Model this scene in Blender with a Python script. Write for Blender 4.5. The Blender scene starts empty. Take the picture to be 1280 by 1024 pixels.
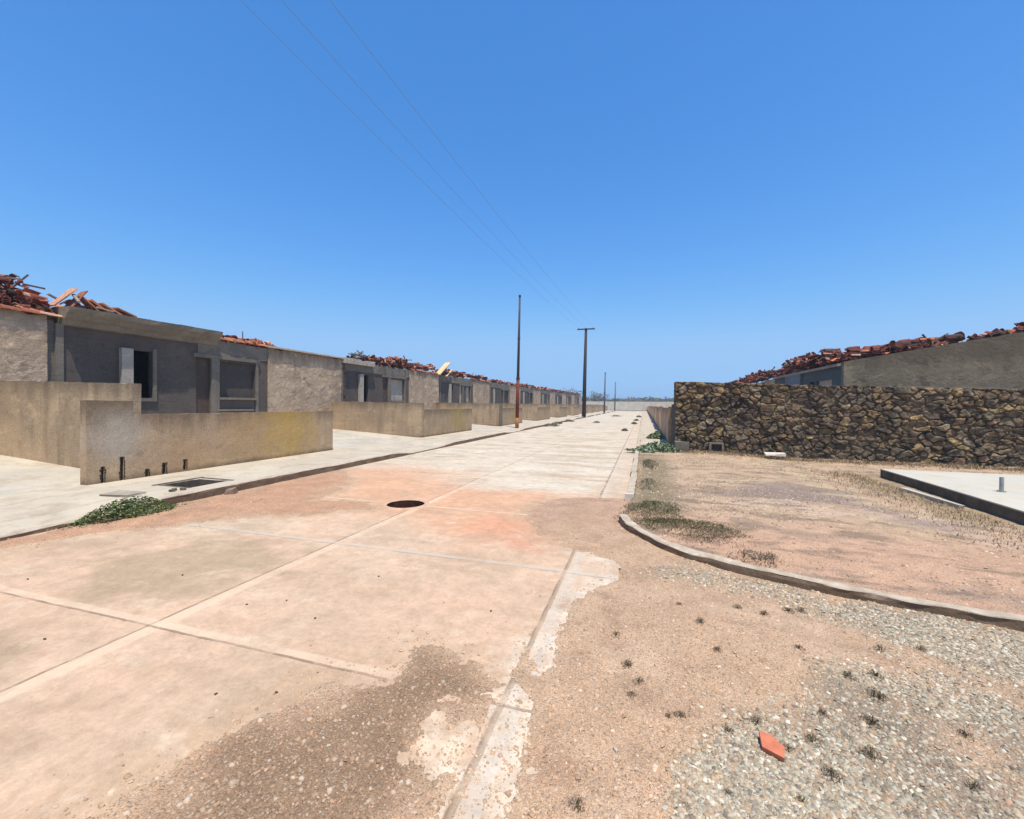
import bpy, math, random
import numpy as np
from mathutils import Vector, Matrix
R = math.radians
random.seed(7)
# ------------------------------------------------------------------ camera
scene = bpy.context.scene
EYE = 1.6
yaw, pitch, roll = R(17.0), R(-.75), R(.6)
fw = Vector((-math.sin(yaw)*math.cos(pitch), math.cos(yaw)*math.cos(pitch), math.sin(pitch)))
r0 = Vector((math.cos(yaw), math.sin(yaw), 0)); u0 = r0.cross(fw)
rt = r0*math.cos(roll)+u0*math.sin(roll); up = rt.cross(fw)
cam_data = bpy.data.cameras.new('camera'); cam = bpy.data.objects.new('camera', cam_data)
scene.collection.objects.link(cam)
m = Matrix((rt, up, -fw)).transposed().to_4x4(); m.translation = (0, 0, EYE)
cam.matrix_world = m
cam_data.sensor_width = 36; cam_data.lens = 538/1280*36
cam_data.clip_start = .05; cam_data.clip_end = 9000
scene.camera = cam
# ------------------------------------------------------------------ world, sun, exposure
SUN_EL, SUN_AZ = 72, 145          # azimuth clockwise from +y: high sun, behind the camera and a little to the right
world = bpy.data.worlds.new('World'); scene.world = world; world.use_nodes = True
wn = world.node_tree.nodes; wl = world.node_tree.links
bg = wn['Background']
sky = wn.new('ShaderNodeTexSky'); sky.sky_type = 'NISHITA'; sky.sun_disc = False
sky.sun_elevation = R(SUN_EL); sky.sun_rotation = R(SUN_AZ)
sky.altitude = 0; sky.air_density = 1.0; sky.dust_density = 0.1; sky.ozone_density = 4.0
# camera white balance of the photograph: a deeper, more saturated blue
sp = wn.new('ShaderNodeSeparateColor'); cb = wn.new('ShaderNodeCombineColor'); wl.new(sky.outputs[0], sp.inputs[0])
for ch, (pw, ml, cap) in enumerate(((1.3, .45, 1.75), (.84, .96, 3.1), (.78, 1.55, 5.0))):
    a_ = wn.new('ShaderNodeMath'); a_.operation = 'POWER'; a_.inputs[1].default_value = pw; wl.new(sp.outputs[ch], a_.inputs[0])
    b_ = wn.new('ShaderNodeMath'); b_.operation = 'MULTIPLY'; b_.inputs[1].default_value = ml; wl.new(a_.outputs[0], b_.inputs[0])
    c_ = wn.new('ShaderNodeMath'); c_.operation = 'SMOOTH_MIN'; c_.inputs[1].default_value = cap; c_.inputs[2].default_value = cap*.35; wl.new(b_.outputs[0], c_.inputs[0]); wl.new(c_.outputs[0], cb.inputs[ch])
wl.new(cb.outputs[0], bg.inputs[0]); bg.inputs[1].default_value = .15
sd = bpy.data.lights.new('sun', 'SUN'); sd.energy = 4.6; sd.angle = R(.5); sd.color = (1, .92, .78)
sun = bpy.data.objects.new('sun', sd); scene.collection.objects.link(sun)
el, az = R(SUN_EL), R(SUN_AZ)
sdir = Vector((math.sin(az)*math.cos(el), math.cos(az)*math.cos(el), math.sin(el)))
sun.rotation_euler = sdir.to_track_quat('Z', 'Y').to_euler(); sun.location = (0, 0, 60)
vs = scene.view_settings
vs.view_transform = 'Standard'; vs.look = 'None'; vs.gamma = 1; vs.exposure = .34; vs.use_curve_mapping = False

# ------------------------------------------------------------------ numpy noise and polygon helpers
def _h(ix, iy, iz, s):
    n = (ix.astype(np.int64)*374761393 + iy.astype(np.int64)*668265263 + iz.astype(np.int64)*2147483647 + s*1274126177) & 0xffffffff
    n = ((n ^ (n >> 13))*1274126177) & 0xffffffff
    n = (n ^ (n >> 16)) & 0xffffff
    return n/float(0xffffff)
def vn(x, y, s=0, z=None):
    x = np.asarray(x, float); y = np.asarray(y, float)
    ix = np.floor(x); iy = np.floor(y); fx = x-ix; fy = y-iy
    fx = fx*fx*(3-2*fx); fy = fy*fy*(3-2*fy)
    if z is None:
        o = np.zeros_like(ix)
        a = _h(ix, iy, o, s); b = _h(ix+1, iy, o, s); c = _h(ix, iy+1, o, s); d = _h(ix+1, iy+1, o, s)
        return (a*(1-fx)+b*fx)*(1-fy)+(c*(1-fx)+d*fx)*fy
    z = np.asarray(z, float); iz = np.floor(z); fz = z-iz; fz = fz*fz*(3-2*fz)
    def lay(k):
        a = _h(ix, iy, iz+k, s); b = _h(ix+1, iy, iz+k, s); c = _h(ix, iy+1, iz+k, s); d = _h(ix+1, iy+1, iz+k, s)
        return (a*(1-fx)+b*fx)*(1-fy)+(c*(1-fx)+d*fx)*fy
    return lay(0)*(1-fz)+lay(1)*fz
def fbm(x, y, s=0, o=4, z=None):
    t = 0; a = .5; f = 1.; w = 0
    for k in range(o):
        t = t + a*vn(x*f, y*f, s+k*17, None if z is None else z*f); w += a; a *= .55; f *= 2.03
    return t/w-.5
def sst(a, b, x):
    t = np.clip((x-a)/(b-a), 0, 1); return t*t*(3-2*t)
def sdp(x, y, P):                        # signed distance, positive inside the polygon
    d = np.full(x.shape, 1e9); ins = np.zeros(x.shape, bool); n = len(P)
    for i in range(n):
        ax, ay = P[i]; bx, by = P[(i+1) % n]
        ex, ey = bx-ax, by-ay; wx, wy = x-ax, y-ay
        t = np.clip((wx*ex+wy*ey)/(ex*ex+ey*ey+1e-12), 0, 1)
        d = np.minimum(d, np.hypot(wx-ex*t, wy-ey*t))
        if abs(ey) > 1e-9:
            c = ((ay > y) != (by > y)) & (x < (bx-ax)*(y-ay)/ey+ax); ins ^= c
    return np.where(ins, d, -d)

# ------------------------------------------------------------------ mesh builder
def link(o): scene.collection.objects.link(o); return o
def tag(o, label=None, cat=None, group=None, kind=None):
    if label: o['label'] = label
    if cat: o['category'] = cat
    if group: o['group'] = group
    if kind: o['kind'] = kind
    return o
def empty(name, loc, label, cat, group=None):
    o = link(bpy.data.objects.new(name, None)); o.location = loc; o.empty_display_size = .2
    return tag(o, label, cat, group)
def raw_mesh(name, V, F, mat, cols=None, smooth=False, parent=None):
    V = np.asarray(V, np.float32)
    me = bpy.data.meshes.new(name)
    if isinstance(F, np.ndarray):
        n, k = F.shape
        me.vertices.add(len(V)); me.vertices.foreach_set('co', V.ravel())
        me.loops.add(n*k); me.loops.foreach_set('vertex_index', F.astype(np.int32).ravel())
        me.polygons.add(n); me.polygons.foreach_set('loop_start', np.arange(0, n*k, k, dtype=np.int32))
        me.polygons.foreach_set('loop_total', np.full(n, k, np.int32))
        me.update(calc_edges=True)
    else:
        me.from_pydata([tuple(v) for v in V.tolist()], [], F); me.update()
    if cols is not None:
        a = me.color_attributes.new('Col', 'FLOAT_COLOR', 'POINT')
        c = np.ones((len(V), 4), np.float32); c[:, :3] = cols; a.data.foreach_set('color', c.ravel())
    if smooth: me.polygons.foreach_set('use_smooth', np.ones(len(me.polygons), bool))
    if mat: me.materials.append(mat)
    o = link(bpy.data.objects.new(name, me))
    if parent is not None:
        o.parent = parent
        me.transform(Matrix.Translation(-parent.location))
    return o
class MB:
    def __init__(s): s.v = []; s.f = []; s.c = []
    def add(s, V, F, col=None):
        b = len(s.v); s.v += [tuple(p) for p in V]; s.f += [[i+b for i in f] for f in F]
        s.c += [col or (1, 1, 1)]*len(V)
    def box(s, x0, x1, y0, y1, z0, z1, M=None, col=None, jit=0):
        V = [Vector((x, y, z)) for z in (z0, z1) for y in (y0, y1) for x in (x0, x1)]
        if jit: V = [v+Vector([random.uniform(-jit, jit) for _ in range(3)]) for v in V]
        if M: V = [M @ v for v in V]
        s.add(V, [(0, 2, 3, 1), (4, 5, 7, 6), (0, 1, 5, 4), (2, 6, 7, 3), (0, 4, 6, 2), (1, 3, 7, 5)], col)
    def tube(s, pts, rad, n=8, col=None, cap=True):
        pts = [Vector(p) for p in pts]; V = []; F = []
        for i, p in enumerate(pts):
            t = (pts[min(i+1, len(pts)-1)]-pts[max(i-1, 0)]).normalized()
            a = t.cross(Vector((0, 0, 1)) if abs(t.z) < .9 else Vector((1, 0, 0))).normalized(); b = t.cross(a)
            r = rad[i] if isinstance(rad, (list, tuple)) else rad
            V += [p+(a*math.cos(k*2*math.pi/n)+b*math.sin(k*2*math.pi/n))*r for k in range(n)]
        for i in range(len(pts)-1):
            for k in range(n): F.append((i*n+k, i*n+(k+1) % n, (i+1)*n+(k+1) % n, (i+1)*n+k))
        if cap: F += [tuple(range(n))[::-1], tuple(range((len(pts)-1)*n, len(pts)*n))]
        s.add(V, F, col)
    def wall(s, axis, p0, p1, a0, a1, z0, z1, ops=(), step=.3, amp=.0, chip=0.):
        """upright wall along `axis`; z0, z1 numbers or functions of the run; ops = openings (a, b, z, z)"""
        f0 = z0 if callable(z0) else (lambda u: z0); f1 = z1 if callable(z1) else (lambda u: z1)
        if chip and a0 < 30: step = min(step, .11)
        U = {a0, a1}; n = max(1, int(round((a1-a0)/step))); U |= {a0+(a1-a0)*i/n for i in range(n+1)}
        zb = max(f0(a0), f0(a1)); zt = min(f1(u) for u in U)
        Z = [zb]; nz = max(1, int(round((zt-zb)/step))); Z = [zb+(zt-zb)*i/nz for i in range(nz+1)]
        for (a, b, c, d) in ops:
            U |= {min(max(a, a0), a1), min(max(b, a0), a1)}
            Z = [q for q in Z if (abs(q-c) > .04 and abs(q-d) > .04) or q in (Z[0], Z[-1])]
            Z += [q for q in (c, d) if zb < q < zt]
        U = sorted(U); U = [u for i, u in enumerate(U) if i == 0 or u-U[i-1] > 1e-4]; Z = sorted(set(Z))
        nu, nz = len(U)-1, len(Z)-1
        hole = lambda i, j: (not (0 <= i < nu and 0 <= j < nz)) or any(a < (U[i]+U[i+1])/2 < b and c < (Z[j]+Z[j+1])/2 < d for a, b, c, d in ops)
        V = []; idx = {}
        def vid(side, i, j):
            k = (side, i, j)
            if k not in idx:
                u = U[i]; z = Z[j]
                if j == 0: z = f0(u)
                if j == nz:
                    z = f1(u)
                    if chip: z -= chip*(max(0, math.sin(u*7.3+p0)*math.sin(u*3.1+1.3))*.6+9*max(0, float(vn(np.array([u*4.7+p0]), np.array([p1*3.]), 21)[0])-.66))
                q = p0 if side == 0 else p1
                if amp:
                    h = float(vn(np.array([u*3.1+p0]), np.array([z*3.7]), 5)[0])-.5+(.5*(float(vn(np.array([u*13.]), np.array([z*13.]), 6)[0])-.5) if chip else 0)
                    q += amp*h*2
                    if j == nz: z += amp*2*(float(vn(np.array([u*6.1]), np.array([p0*3.]), 8)[0])-.5)
                idx[k] = len(V); V.append((q, u, z) if axis == 'y' else (u, q, z))
            return idx[k]
        F = []
        for i in range(nu):
            for j in range(nz):
                if hole(i, j): continue
                F.append((vid(0, i, j), vid(0, i, j+1), vid(0, i+1, j+1), vid(0, i+1, j)))
                F.append((vid(1, i, j), vid(1, i+1, j), vid(1, i+1, j+1), vid(1, i, j+1)))
                if hole(i-1, j): F.append((vid(0, i, j), vid(1, i, j), vid(1, i, j+1), vid(0, i, j+1)))
                if hole(i+1, j): F.append((vid(0, i+1, j), vid(0, i+1, j+1), vid(1, i+1, j+1), vid(1, i+1, j)))
                if hole(i, j-1): F.append((vid(0, i, j), vid(0, i+1, j), vid(1, i+1, j), vid(1, i, j)))
                if hole(i, j+1): F.append((vid(0, i, j+1), vid(1, i, j+1), vid(1, i+1, j+1), vid(0, i+1, j+1)))
        s.add(V, F)
    def build(s, name, mat, parent=None, smooth=False, cols=False):
        o = raw_mesh(name, s.v, s.f, mat, np.array(s.c, np.float32) if cols else None, smooth, parent)
        bmn = o.data
        import bmesh
        b = bmesh.new(); b.from_mesh(bmn); bmesh.ops.recalc_face_normals(b, faces=b.faces); b.to_mesh(bmn); b.free()
        return o

# ------------------------------------------------------------------ materials
class NT:
    def __init__(s, name, rough=.9):
        s.m = bpy.data.materials.new(name); s.m.use_nodes = True
        s.n = s.m.node_tree.nodes; s.l = s.m.node_tree.links
        s.b = s.n['Principled BSDF']; s.b.inputs['Roughness'].default_value = rough
        s.b.inputs['Specular IOR Level'].default_value = .25
        s.pos = s.n.new('ShaderNodeNewGeometry').outputs['Position']
    def _set(s, sock, v):
        if isinstance(v, bpy.types.NodeSocket): s.l.new(v, sock)
        elif isinstance(v, (tuple, list)) and len(v) == 3 and sock.type == 'RGBA': sock.default_value = (*v, 1)
        else: sock.default_value = v
    def map(s, sc=(1, 1, 1), off=(0, 0, 0)):
        k = s.n.new('ShaderNodeMapping'); k.inputs['Scale'].default_value = sc; k.inputs['Location'].default_value = off
        s.l.new(s.pos, k.inputs[0]); return k.outputs[0]
    def noise(s, scale, det=4, rough=.55, vec=None, dist=0):
        k = s.n.new('ShaderNodeTexNoise'); k.inputs['Scale'].default_value = scale; k.inputs['Detail'].default_value = det
        k.inputs['Roughness'].default_value = rough; k.inputs['Distortion'].default_value = dist
        s.l.new(vec or s.pos, k.inputs['Vector']); return k.outputs['Fac']
    def vor(s, scale, out='Distance', feat='F1', vec=None, rnd=1):
        k = s.n.new('ShaderNodeTexVoronoi'); k.feature = feat; k.inputs['Scale'].default_value = scale
        k.inputs['Randomness'].default_value = rnd
        s.l.new(vec or s.pos, k.inputs['Vector']); return k.outputs[out]
    def math(s, op, a, b=0., c=None, clamp=False):
        k = s.n.new('ShaderNodeMath'); k.operation = op; k.use_clamp = clamp
        s._set(k.inputs[0], a); s._set(k.inputs[1], b)
        if c is not None: s._set(k.inputs[2], c)
        return k.outputs[0]
    def rng(s, v, a, b, c=0., d=1.):
        k = s.n.new('ShaderNodeMapRange'); s._set(k.inputs[0], v)
        for i, q in enumerate((a, b, c, d)): s._set(k.inputs[i+1], q)
        return k.outputs[0]
    def mix(s, fac, a, b, mode='MIX'):
        k = s.n.new('ShaderNodeMix'); k.data_type = 'RGBA'; k.blend_type = mode
        s._set(k.inputs[0], fac); s._set(k.inputs[6], a); s._set(k.inputs[7], b); return k.outputs[2]
    def scale(s, col, f):                         # colour times a scalar socket
        k = s.n.new('ShaderNodeVectorMath'); k.operation = 'SCALE'; s._set(k.inputs[0], col); s._set(k.inputs[3], f); return k.outputs[0]
    def attr(s, name='Col'):
        k = s.n.new('ShaderNodeAttribute'); k.attribute_name = name; return k.outputs['Color']
    def sep(s):
        k = s.n.new('ShaderNodeSeparateXYZ'); s.l.new(s.pos, k.inputs[0]); return k.outputs
    def bump(s, h, dist=.01, strength=1.):
        k = s.n.new('ShaderNodeBump'); k.inputs['Distance'].default_value = dist; k.inputs['Strength'].default_value = strength
        s.l.new(h, k.inputs['Height']); s.l.new(k.outputs[0], s.b.inputs['Normal'])
    def out(s, col): s._set(s.b.inputs['Base Color'], s.mix(1., col, (1., .965, .905), 'MULTIPLY')); return s.m

def plaster(name, A, B, streak=.5, ztop=None, drip=(.09, .07, .05), spots=(), zbase=.13, coarse=1., bump=.006, blotch=.4):
    t = NT(name); X = t.sep()
    c = t.mix(t.rng(t.noise(.9*coarse, 5, .6), .35, .65), A, B)
    st = t.noise(1, 4, .6, t.map((3.2, 3.2, .35)))
    c = t.mix(t.math('MULTIPLY', t.rng(st, .5, .72), streak), c, tuple(q*.5 for q in A))
    st2 = t.noise(1, 3, .6, t.map((5.2, 5.2, .5), (7, 3, 1)))
    c = t.mix(t.math('MULTIPLY', t.rng(st2, .55, .75), streak*.5), c, tuple(min(1, q*1.5) for q in B))
    bl = t.noise(1.9*coarse, 8, .72, t.map((1, 1, 1.5), (3, 8, 2)), .4)
    c = t.mix(t.rng(bl, .565, .60, 0, blotch), c, tuple(min(.8, q*1.28) for q in A))
    bl = t.noise(2.3*coarse, 8, .74, t.map((1, 1, 1.2), (9, 1, 5)), .4)
    c = t.mix(t.rng(bl, .575, .62, 0, blotch), c, tuple(q*.6 for q in B))
    jz = t.math('ABSOLUTE', t.math('SUBTRACT', t.math('FRACT', t.math('DIVIDE', t.math('ADD', X[2], t.math('MULTIPLY', t.noise(1.5, 3), .06)), .2)), .5))
    c = t.mix(t.math('MULTIPLY', t.rng(jz, .43, .5, 0, .35), t.rng(t.noise(.8, 3), .45, .6, 0, 1)), c, tuple(q*.6 for q in B))
    crk = t.noise(2.3, 6, .7, None, 1.5)
    c = t.mix(t.math('MULTIPLY', t.rng(t.math('ABSOLUTE', t.math('SUBTRACT', crk, .5)), 0, .016, 1, 0), .35), c, tuple(q*.45 for q in A))
    if ztop is not None:
        dz = t.math('SUBTRACT', ztop, X[2])
        k = t.math('ADD', dz, t.math('MULTIPLY', t.math('SUBTRACT', t.noise(1, 4, .6, t.map((4, 4, .8))), .5), -.9))
        c = t.mix(t.rng(k, -.02, .42, .65, 0), c, drip)
    for (px, py, pz, r, col, am) in spots:
        k = t.n.new('ShaderNodeVectorMath'); k.operation = 'DISTANCE'; t.l.new(t.pos, k.inputs[0]); k.inputs[1].default_value = (px, py, pz)
        dd = t.math('ADD', k.outputs['Value'], t.math('MULTIPLY', t.math('SUBTRACT', t.noise(2.2, 4), .5), r*1.1))
        c = t.mix(t.rng(dd, r*.35, r, am, 0), c, col)
    base = t.math('ADD', t.math('SUBTRACT', X[2], zbase), t.math('MULTIPLY', t.math('SUBTRACT', t.noise(4, 4), .5), .22))
    c = t.mix(t.rng(base, 0, .12, .75, 0), c, (.13, .09, .055))
    g = t.noise(38, 3, .6)
    c = t.scale(c, t.rng(g, .3, .7, .82, 1.18))
    t.bump(t.math('ADD', t.noise(9, 6, .65), t.math('MULTIPLY', g, .25)), bump)
    return t.out(c)
M = {}
M['tan'] = plaster('tan_plaster', (.42, .31, .20), (.33, .245, .165), .5)
M['wall1'] = plaster('tan_plaster_yellow', (.48, .35, .225), (.41, .30, .20), .3, ztop=1.33,
    spots=[(-9.1, 9.3, .85, 1.2, (.50, .33, .09), .68), (-9.1, 8.0, .7, .9, (.43, .27, .11), .4), (-9.1, 5.35, .95, .6, (.46, .41, .34), .75), (-9.1, 6.6, .3, .8, (.46, .30, .16), .5)])
M['wall2'] = plaster('tan_plaster_lichen', (.43, .32, .205), (.36, .27, .175), .4, ztop=1.33,
    spots=[(-9.1, 20.2, .85, 1.2, (.36, .27, .09), .6), (-9.1, 30.2, .8, 1.2, (.33, .25, .10), .5), (-9.1, 40.4, .8, .8, (.26, .20, .08), .5), (-9.1, 51, .8, .8, (.26, .20, .08), .5)])
M['party'] = plaster('party_plaster', (.46, .345, .23), (.33, .25, .175), .75, ztop=1.65)
M['party1'] = plaster('party_plaster_near', (.46, .35, .235), (.34, .265, .19), .8, ztop=1.95)
M['side'] = plaster('weathered_render', (.50, .385, .28), (.36, .27, .195), .35, ztop=3.62, coarse=1.1, bump=.02, blotch=.75)
M['dark'] = plaster('dark_cement', (.12, .10, .088), (.09, .076, .068), .25)
M['mid'] = plaster('grey_cement', (.21, .185, .155), (.15, .135, .115), .3)
M['cornice'] = plaster('cornice_cement', (.25, .215, .165), (.18, .155, .125), .3)
M['pale'] = plaster('pale_jamb', (.46, .41, .36), (.38, .34, .30), .15)
M['gable'] = plaster('gable_render', (.215, .18, .13), (.15, .125, .09), .35, ztop=3.35, coarse=.7, bump=.02, blotch=.7)
M['blue'] = plaster('bluegrey_cement', (.17, .20, .21), (.14, .165, .175), .3)
M['bluedark'] = plaster('dark_bluegrey_cement', (.10, .12, .125), (.08, .095, .10), .3)
M['roof'] = plaster('roof_slab_cement', (.36, .30, .24), (.26, .22, .18), .2)
M['rightwall'] = plaster('brown_plaster', (.50, .35, .225), (.36, .25, .165), .5, ztop=1.5)
M['endwall'] = plaster('white_perimeter', (.62, .58, .50), (.50, .47, .41), .2)
M['brown'] = plaster('brown_door', (.10, .07, .055), (.08, .06, .05), .2)
M['infill'] = plaster('brown_infill', (.10, .085, .075), (.075, .065, .06), .3)

def m_ground():
    t = NT('earth_and_grit', .95)
    c = t.attr()
    g1 = t.vor(120, 'Color'); k = t.n.new('ShaderNodeSeparateColor'); t.l.new(g1, k.inputs[0])
    c = t.scale(c, t.rng(k.outputs[0], 0, 1, .82, 1.15))
    c = t.mix(t.rng(k.outputs[1], .93, .96, 0, .4), c, (.62, .56, .48))
    c = t.mix(t.rng(k.outputs[2], .88, .93, 0, .55), c, (.12, .085, .06))
    c = t.scale(c, t.rng(t.noise(180, 2, .6), .3, .7, .8, 1.18))
    c = t.scale(c, t.rng(t.noise(3.5, 6, .65), .3, .7, .84, 1.14))
    h = t.math('ADD', t.math('MULTIPLY', t.vor(120), -.7), t.math('MULTIPLY', t.noise(26, 4, .6), 1.3))
    t.bump(h, .009, .9)
    return t.out(c)
def m_road():
    t = NT('dusty_concrete', .9); X = t.sep()
    c = t.attr()
    c = t.scale(c, t.rng(t.noise(1.3, 8, .62), .3, .7, .88, 1.1))
    c = t.mix(t.rng(t.noise(1, 9, .68, t.map((.9, 2.0, 1)), .3), .52, .66, 0, .5), c, (.36, .27, .19))
    c = t.mix(t.rng(t.noise(1, 9, .7, t.map((1.5, 2.6, 1), (4, 2, 0)), .2), .56, .68, 0, .4), c, (.60, .52, .42))
    c = t.scale(c, t.rng(t.noise(7, 9, .72), .32, .68, .84, 1.12)); c = t.scale(c, t.rng(t.noise(30, 5, .7), .3, .7, .9, 1.08))
    c = t.mix(t.rng(t.noise(6, 8, .7, None, .2), .53, .66, 0, .45), c, (.38, .25, .17))
    c = t.mix(t.rng(t.noise(11, 7, .75, t.map((1, 1, 1), (3, 3, 3))), .60, .68, 0, .45), c, (.30, .23, .17))
    ck = t.noise(1.1, 9, .72, t.map((1, 1, 1), (2, 7, 0)), .3)
    c = t.mix(t.math('MULTIPLY', t.rng(t.math('ABSOLUTE', t.math('SUBTRACT', ck, .5)), 0, .004, 1, 0), t.rng(t.noise(.9, 2), .48, .55, 0, .5)), c, (.22, .15, .10))
    c = t.scale(c, t.rng(t.noise(140, 2, .6), .3, .7, .93, 1.06))
    sp = t.vor(9, 'Distance'); c = t.mix(t.rng(sp, .03, .05, .7, 0), c, (.22, .14, .09))
    wob = t.math('MULTIPLY', t.math('SUBTRACT', t.noise(3, 5, .7), .5), .035)
    fade = t.rng(X[1], 10, 30, 1, .25)
    groove = None
    def line(coord, at, w, tone, am, amask=None):
        nonlocal c, groove
        d = t.math('ABSOLUTE', t.math('SUBTRACT', t.math('ADD', coord, wob), at))
        brk = t.rng(t.noise(2.7, 6, .7), .36, .55, .15, 1)
        f = t.math('MULTIPLY', t.rng(d, w*.6, w, am, 0), brk)
        if amask is not None: f = t.math('MULTIPLY', f, amask)
        c = t.mix(f, c, tone)
        return f
    # pale mortar beds, then the dark crack inside them
    gr = []
    line(X[0], -3.27, .08, (.62, .49, .37), .6, t.rng(X[1], 6, 10, 1, .12))
    gr.append(line(X[0], -3.335, .013, (.20, .14, .10), .8))
    gr.append(line(X[0], -.70, .022, (.19, .13, .09), .85))
    line(X[0], -.66, .05, (.54, .45, .36), .4)
    for y0 in (2.17, 4.06, 5.95, 7.9, 9.8, 12.2, 14.6, 17.0, 20, 24, 28, 33, 38):
        if y0 in (4.06,): line(X[1], y0+.01, .05, (.45, .425, .38), .6)
        else: line(X[1], y0+.02, .045, (.62, .50, .38), .55 if y0 < 6 else .25)
        gr.append(line(X[1], y0-.02, .012 if y0 < 6 else .02, (.20, .14, .10), .75 if y0 < 3 else .45))
    d2 = t.math('ADD', gr[0], gr[1]); d2 = t.math('ADD', d2, gr[2]); d2 = t.math('ADD', d2, gr[3])
    h = t.math('SUBTRACT', t.math('ADD', t.noise(14, 7, .65), t.math('MULTIPLY', t.noise(2.2, 4), 1.2)), t.math('MULTIPLY', d2, 1.2))
    t.bump(h, .008, .7)
    return t.out(c)
def m_pale(name, A, B, stain):
    t = NT(name, .9)
    c = t.mix(t.rng(t.noise(.8, 7, .6), .35, .65), A, B)
    c = t.mix(t.rng(t.noise(1.7, 8, .7, None, .3), .50, .66, 0, .6), c, stain)
    c = t.mix(t.rng(t.noise(8, 8, .72), .56, .68, 0, .45), c, tuple(q*.7 for q in stain))
    c = t.scale(c, t.rng(t.noise(120, 2, .6), .3, .7, .93, 1.06))
    t.bump(t.noise(12, 7, .65), .006, .7)
    return t.out(c)
def m_kerb():
    t = NT('kerb_concrete', .92); X = t.sep(); n = t.noise(7, 6, .6)
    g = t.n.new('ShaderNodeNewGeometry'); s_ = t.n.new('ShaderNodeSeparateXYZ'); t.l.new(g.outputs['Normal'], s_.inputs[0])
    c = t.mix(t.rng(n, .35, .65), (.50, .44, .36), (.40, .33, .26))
    side_tone = t.math('ADD', t.rng(s_.outputs[2], .75, .3, 0, .95), t.math('MULTIPLY', t.math('SUBTRACT', t.noise(3, 5), .5), .6))  # browner the more upright the face, mottled by noise
    c = t.mix(t.math('MULTIPLY', t.math('MAXIMUM', side_tone, 0.), 1., clamp=True), c, (.17, .115, .075))
    c = t.mix(t.rng(t.noise(2.1, 6, .6), .55, .7, 0, .4), c, (.24, .17, .12))
    c = t.scale(c, t.rng(t.noise(11, 8, .75), .3, .7, .75, 1.2))
    c = t.scale(c, t.rng(t.noise(90, 2), .3, .7, .9, 1.1))
    t.bump(t.noise(16, 7, .7), .015, 1)
    return t.out(c)
def m_attr(name, rough=.9, lo=.8, hi=1.2, sc=25, bump=.004):
    t = NT(name, rough); c = t.scale(t.attr(), t.rng(t.noise(sc, 4, .6), .3, .7, lo, hi))
    if bump: t.bump(t.noise(sc, 4, .6), bump)
    return t.out(c)
def m_plain(name, A, B, sc=8, rough=.85, bump=.004):
    t = NT(name, rough); c = t.mix(t.rng(t.noise(sc, 5, .6), .35, .65), A, B); t.bump(t.noise(sc*2, 4), bump); return t.out(c)
def m_stone():
    t = NT('field_stone', .92); c = t.attr()
    c = t.scale(c, t.rng(t.noise(9, 7, .7), .3, .7, .6, 1.4))
    c = t.mix(t.rng(t.noise(5, 6, .7, None, 1.), .58, .68, 0, .6), c, (.03, .026, .02))
    c = t.mix(t.rng(t.noise(13, 5, .7, t.map((1, 1, 1), (5, 5, 5))), .62, .72, 0, .5), c, (.36, .30, .18))
    t.bump(t.noise(22, 7, .7), .02, 1)
    return t.out(c)
M['ground'] = m_ground(); M['road'] = m_road()
M['walk'] = m_pale('sidewalk_concrete', (.50, .45, .365), (.42, .375, .31), (.30, .24, .18))
M['drive'] = m_pale('driveway_concrete', (.50, .465, .40), (.40, .38, .34), (.32, .26, .19))
M['slabtop'] = m_pale('white_slab', (.50, .475, .42), (.44, .43, .39), (.44, .37, .26))
M['slabside'] = m_plain('shaded_slab_edge', (.07, .055, .04), (.15, .12, .085), 3)  # shade on the slab's side put into a dark colour
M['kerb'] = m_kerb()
M['tile'] = m_attr('terracotta', .85, .65, 1.25, 16)
M['gravel'] = m_attr('grit_stones', .9, .85, 1.15, 60, .002)
M['leaf'] = m_attr('leaves', .7, .8, 1.2, 30, 0)
M['stone'] = m_stone()
M['rust'] = m_plain('rusted_steel', (.20, .045, .02), (.12, .03, .018), 14, .75)
M['rustlight'] = m_plain('orange_rust', (.42, .20, .07), (.25, .10, .04), 14, .8)
M['poletop'] = m_plain('dark_painted_steel', (.045, .035, .045), (.075, .05, .05), 10, .6)
M['polewood'] = m_plain('dark_pole', (.045, .028, .024), (.028, .02, .02), 9, .75)
M['greypole'] = m_plain('grey_pole', (.11, .12, .14), (.09, .10, .12), 9, .75)
M['wire'] = m_plain('wire_cable', (.16, .22, .32), (.16, .22, .32), 9, .6, 0)
M['board'] = m_plain('raw_board', (.70, .52, .30), (.60, .43, .25), 4, .8)
M['shaft'] = m_plain('shaft_brick', (.085, .03, .02), (.035, .016, .012), 14)  # brick tone darkened to stand in for shade down the shaft
M['pit'] = m_plain('pit_concrete', (.16, .13, .10), (.09, .075, .06), 9)
M['brick'] = m_plain('brick_shard', (.52, .18, .105), (.42, .13, .08), 22)
M['white'] = m_plain('white_plaster', (.66, .63, .57), (.52, .48, .42), 8)
M['pebble'] = m_plain('pale_pebble', (.46, .41, .34), (.38, .33, .27), 30)
M['bark'] = m_plain('dry_bark', (.14, .11, .09), (.09, .075, .06), 9)
M['metalg'] = m_plain('galvanised', (.35, .36, .36), (.25, .26, .26), 9, .5)
M['rubble'] = m_plain('rubble_dark', (.12, .085, .07), (.07, .05, .045), 20)

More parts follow.
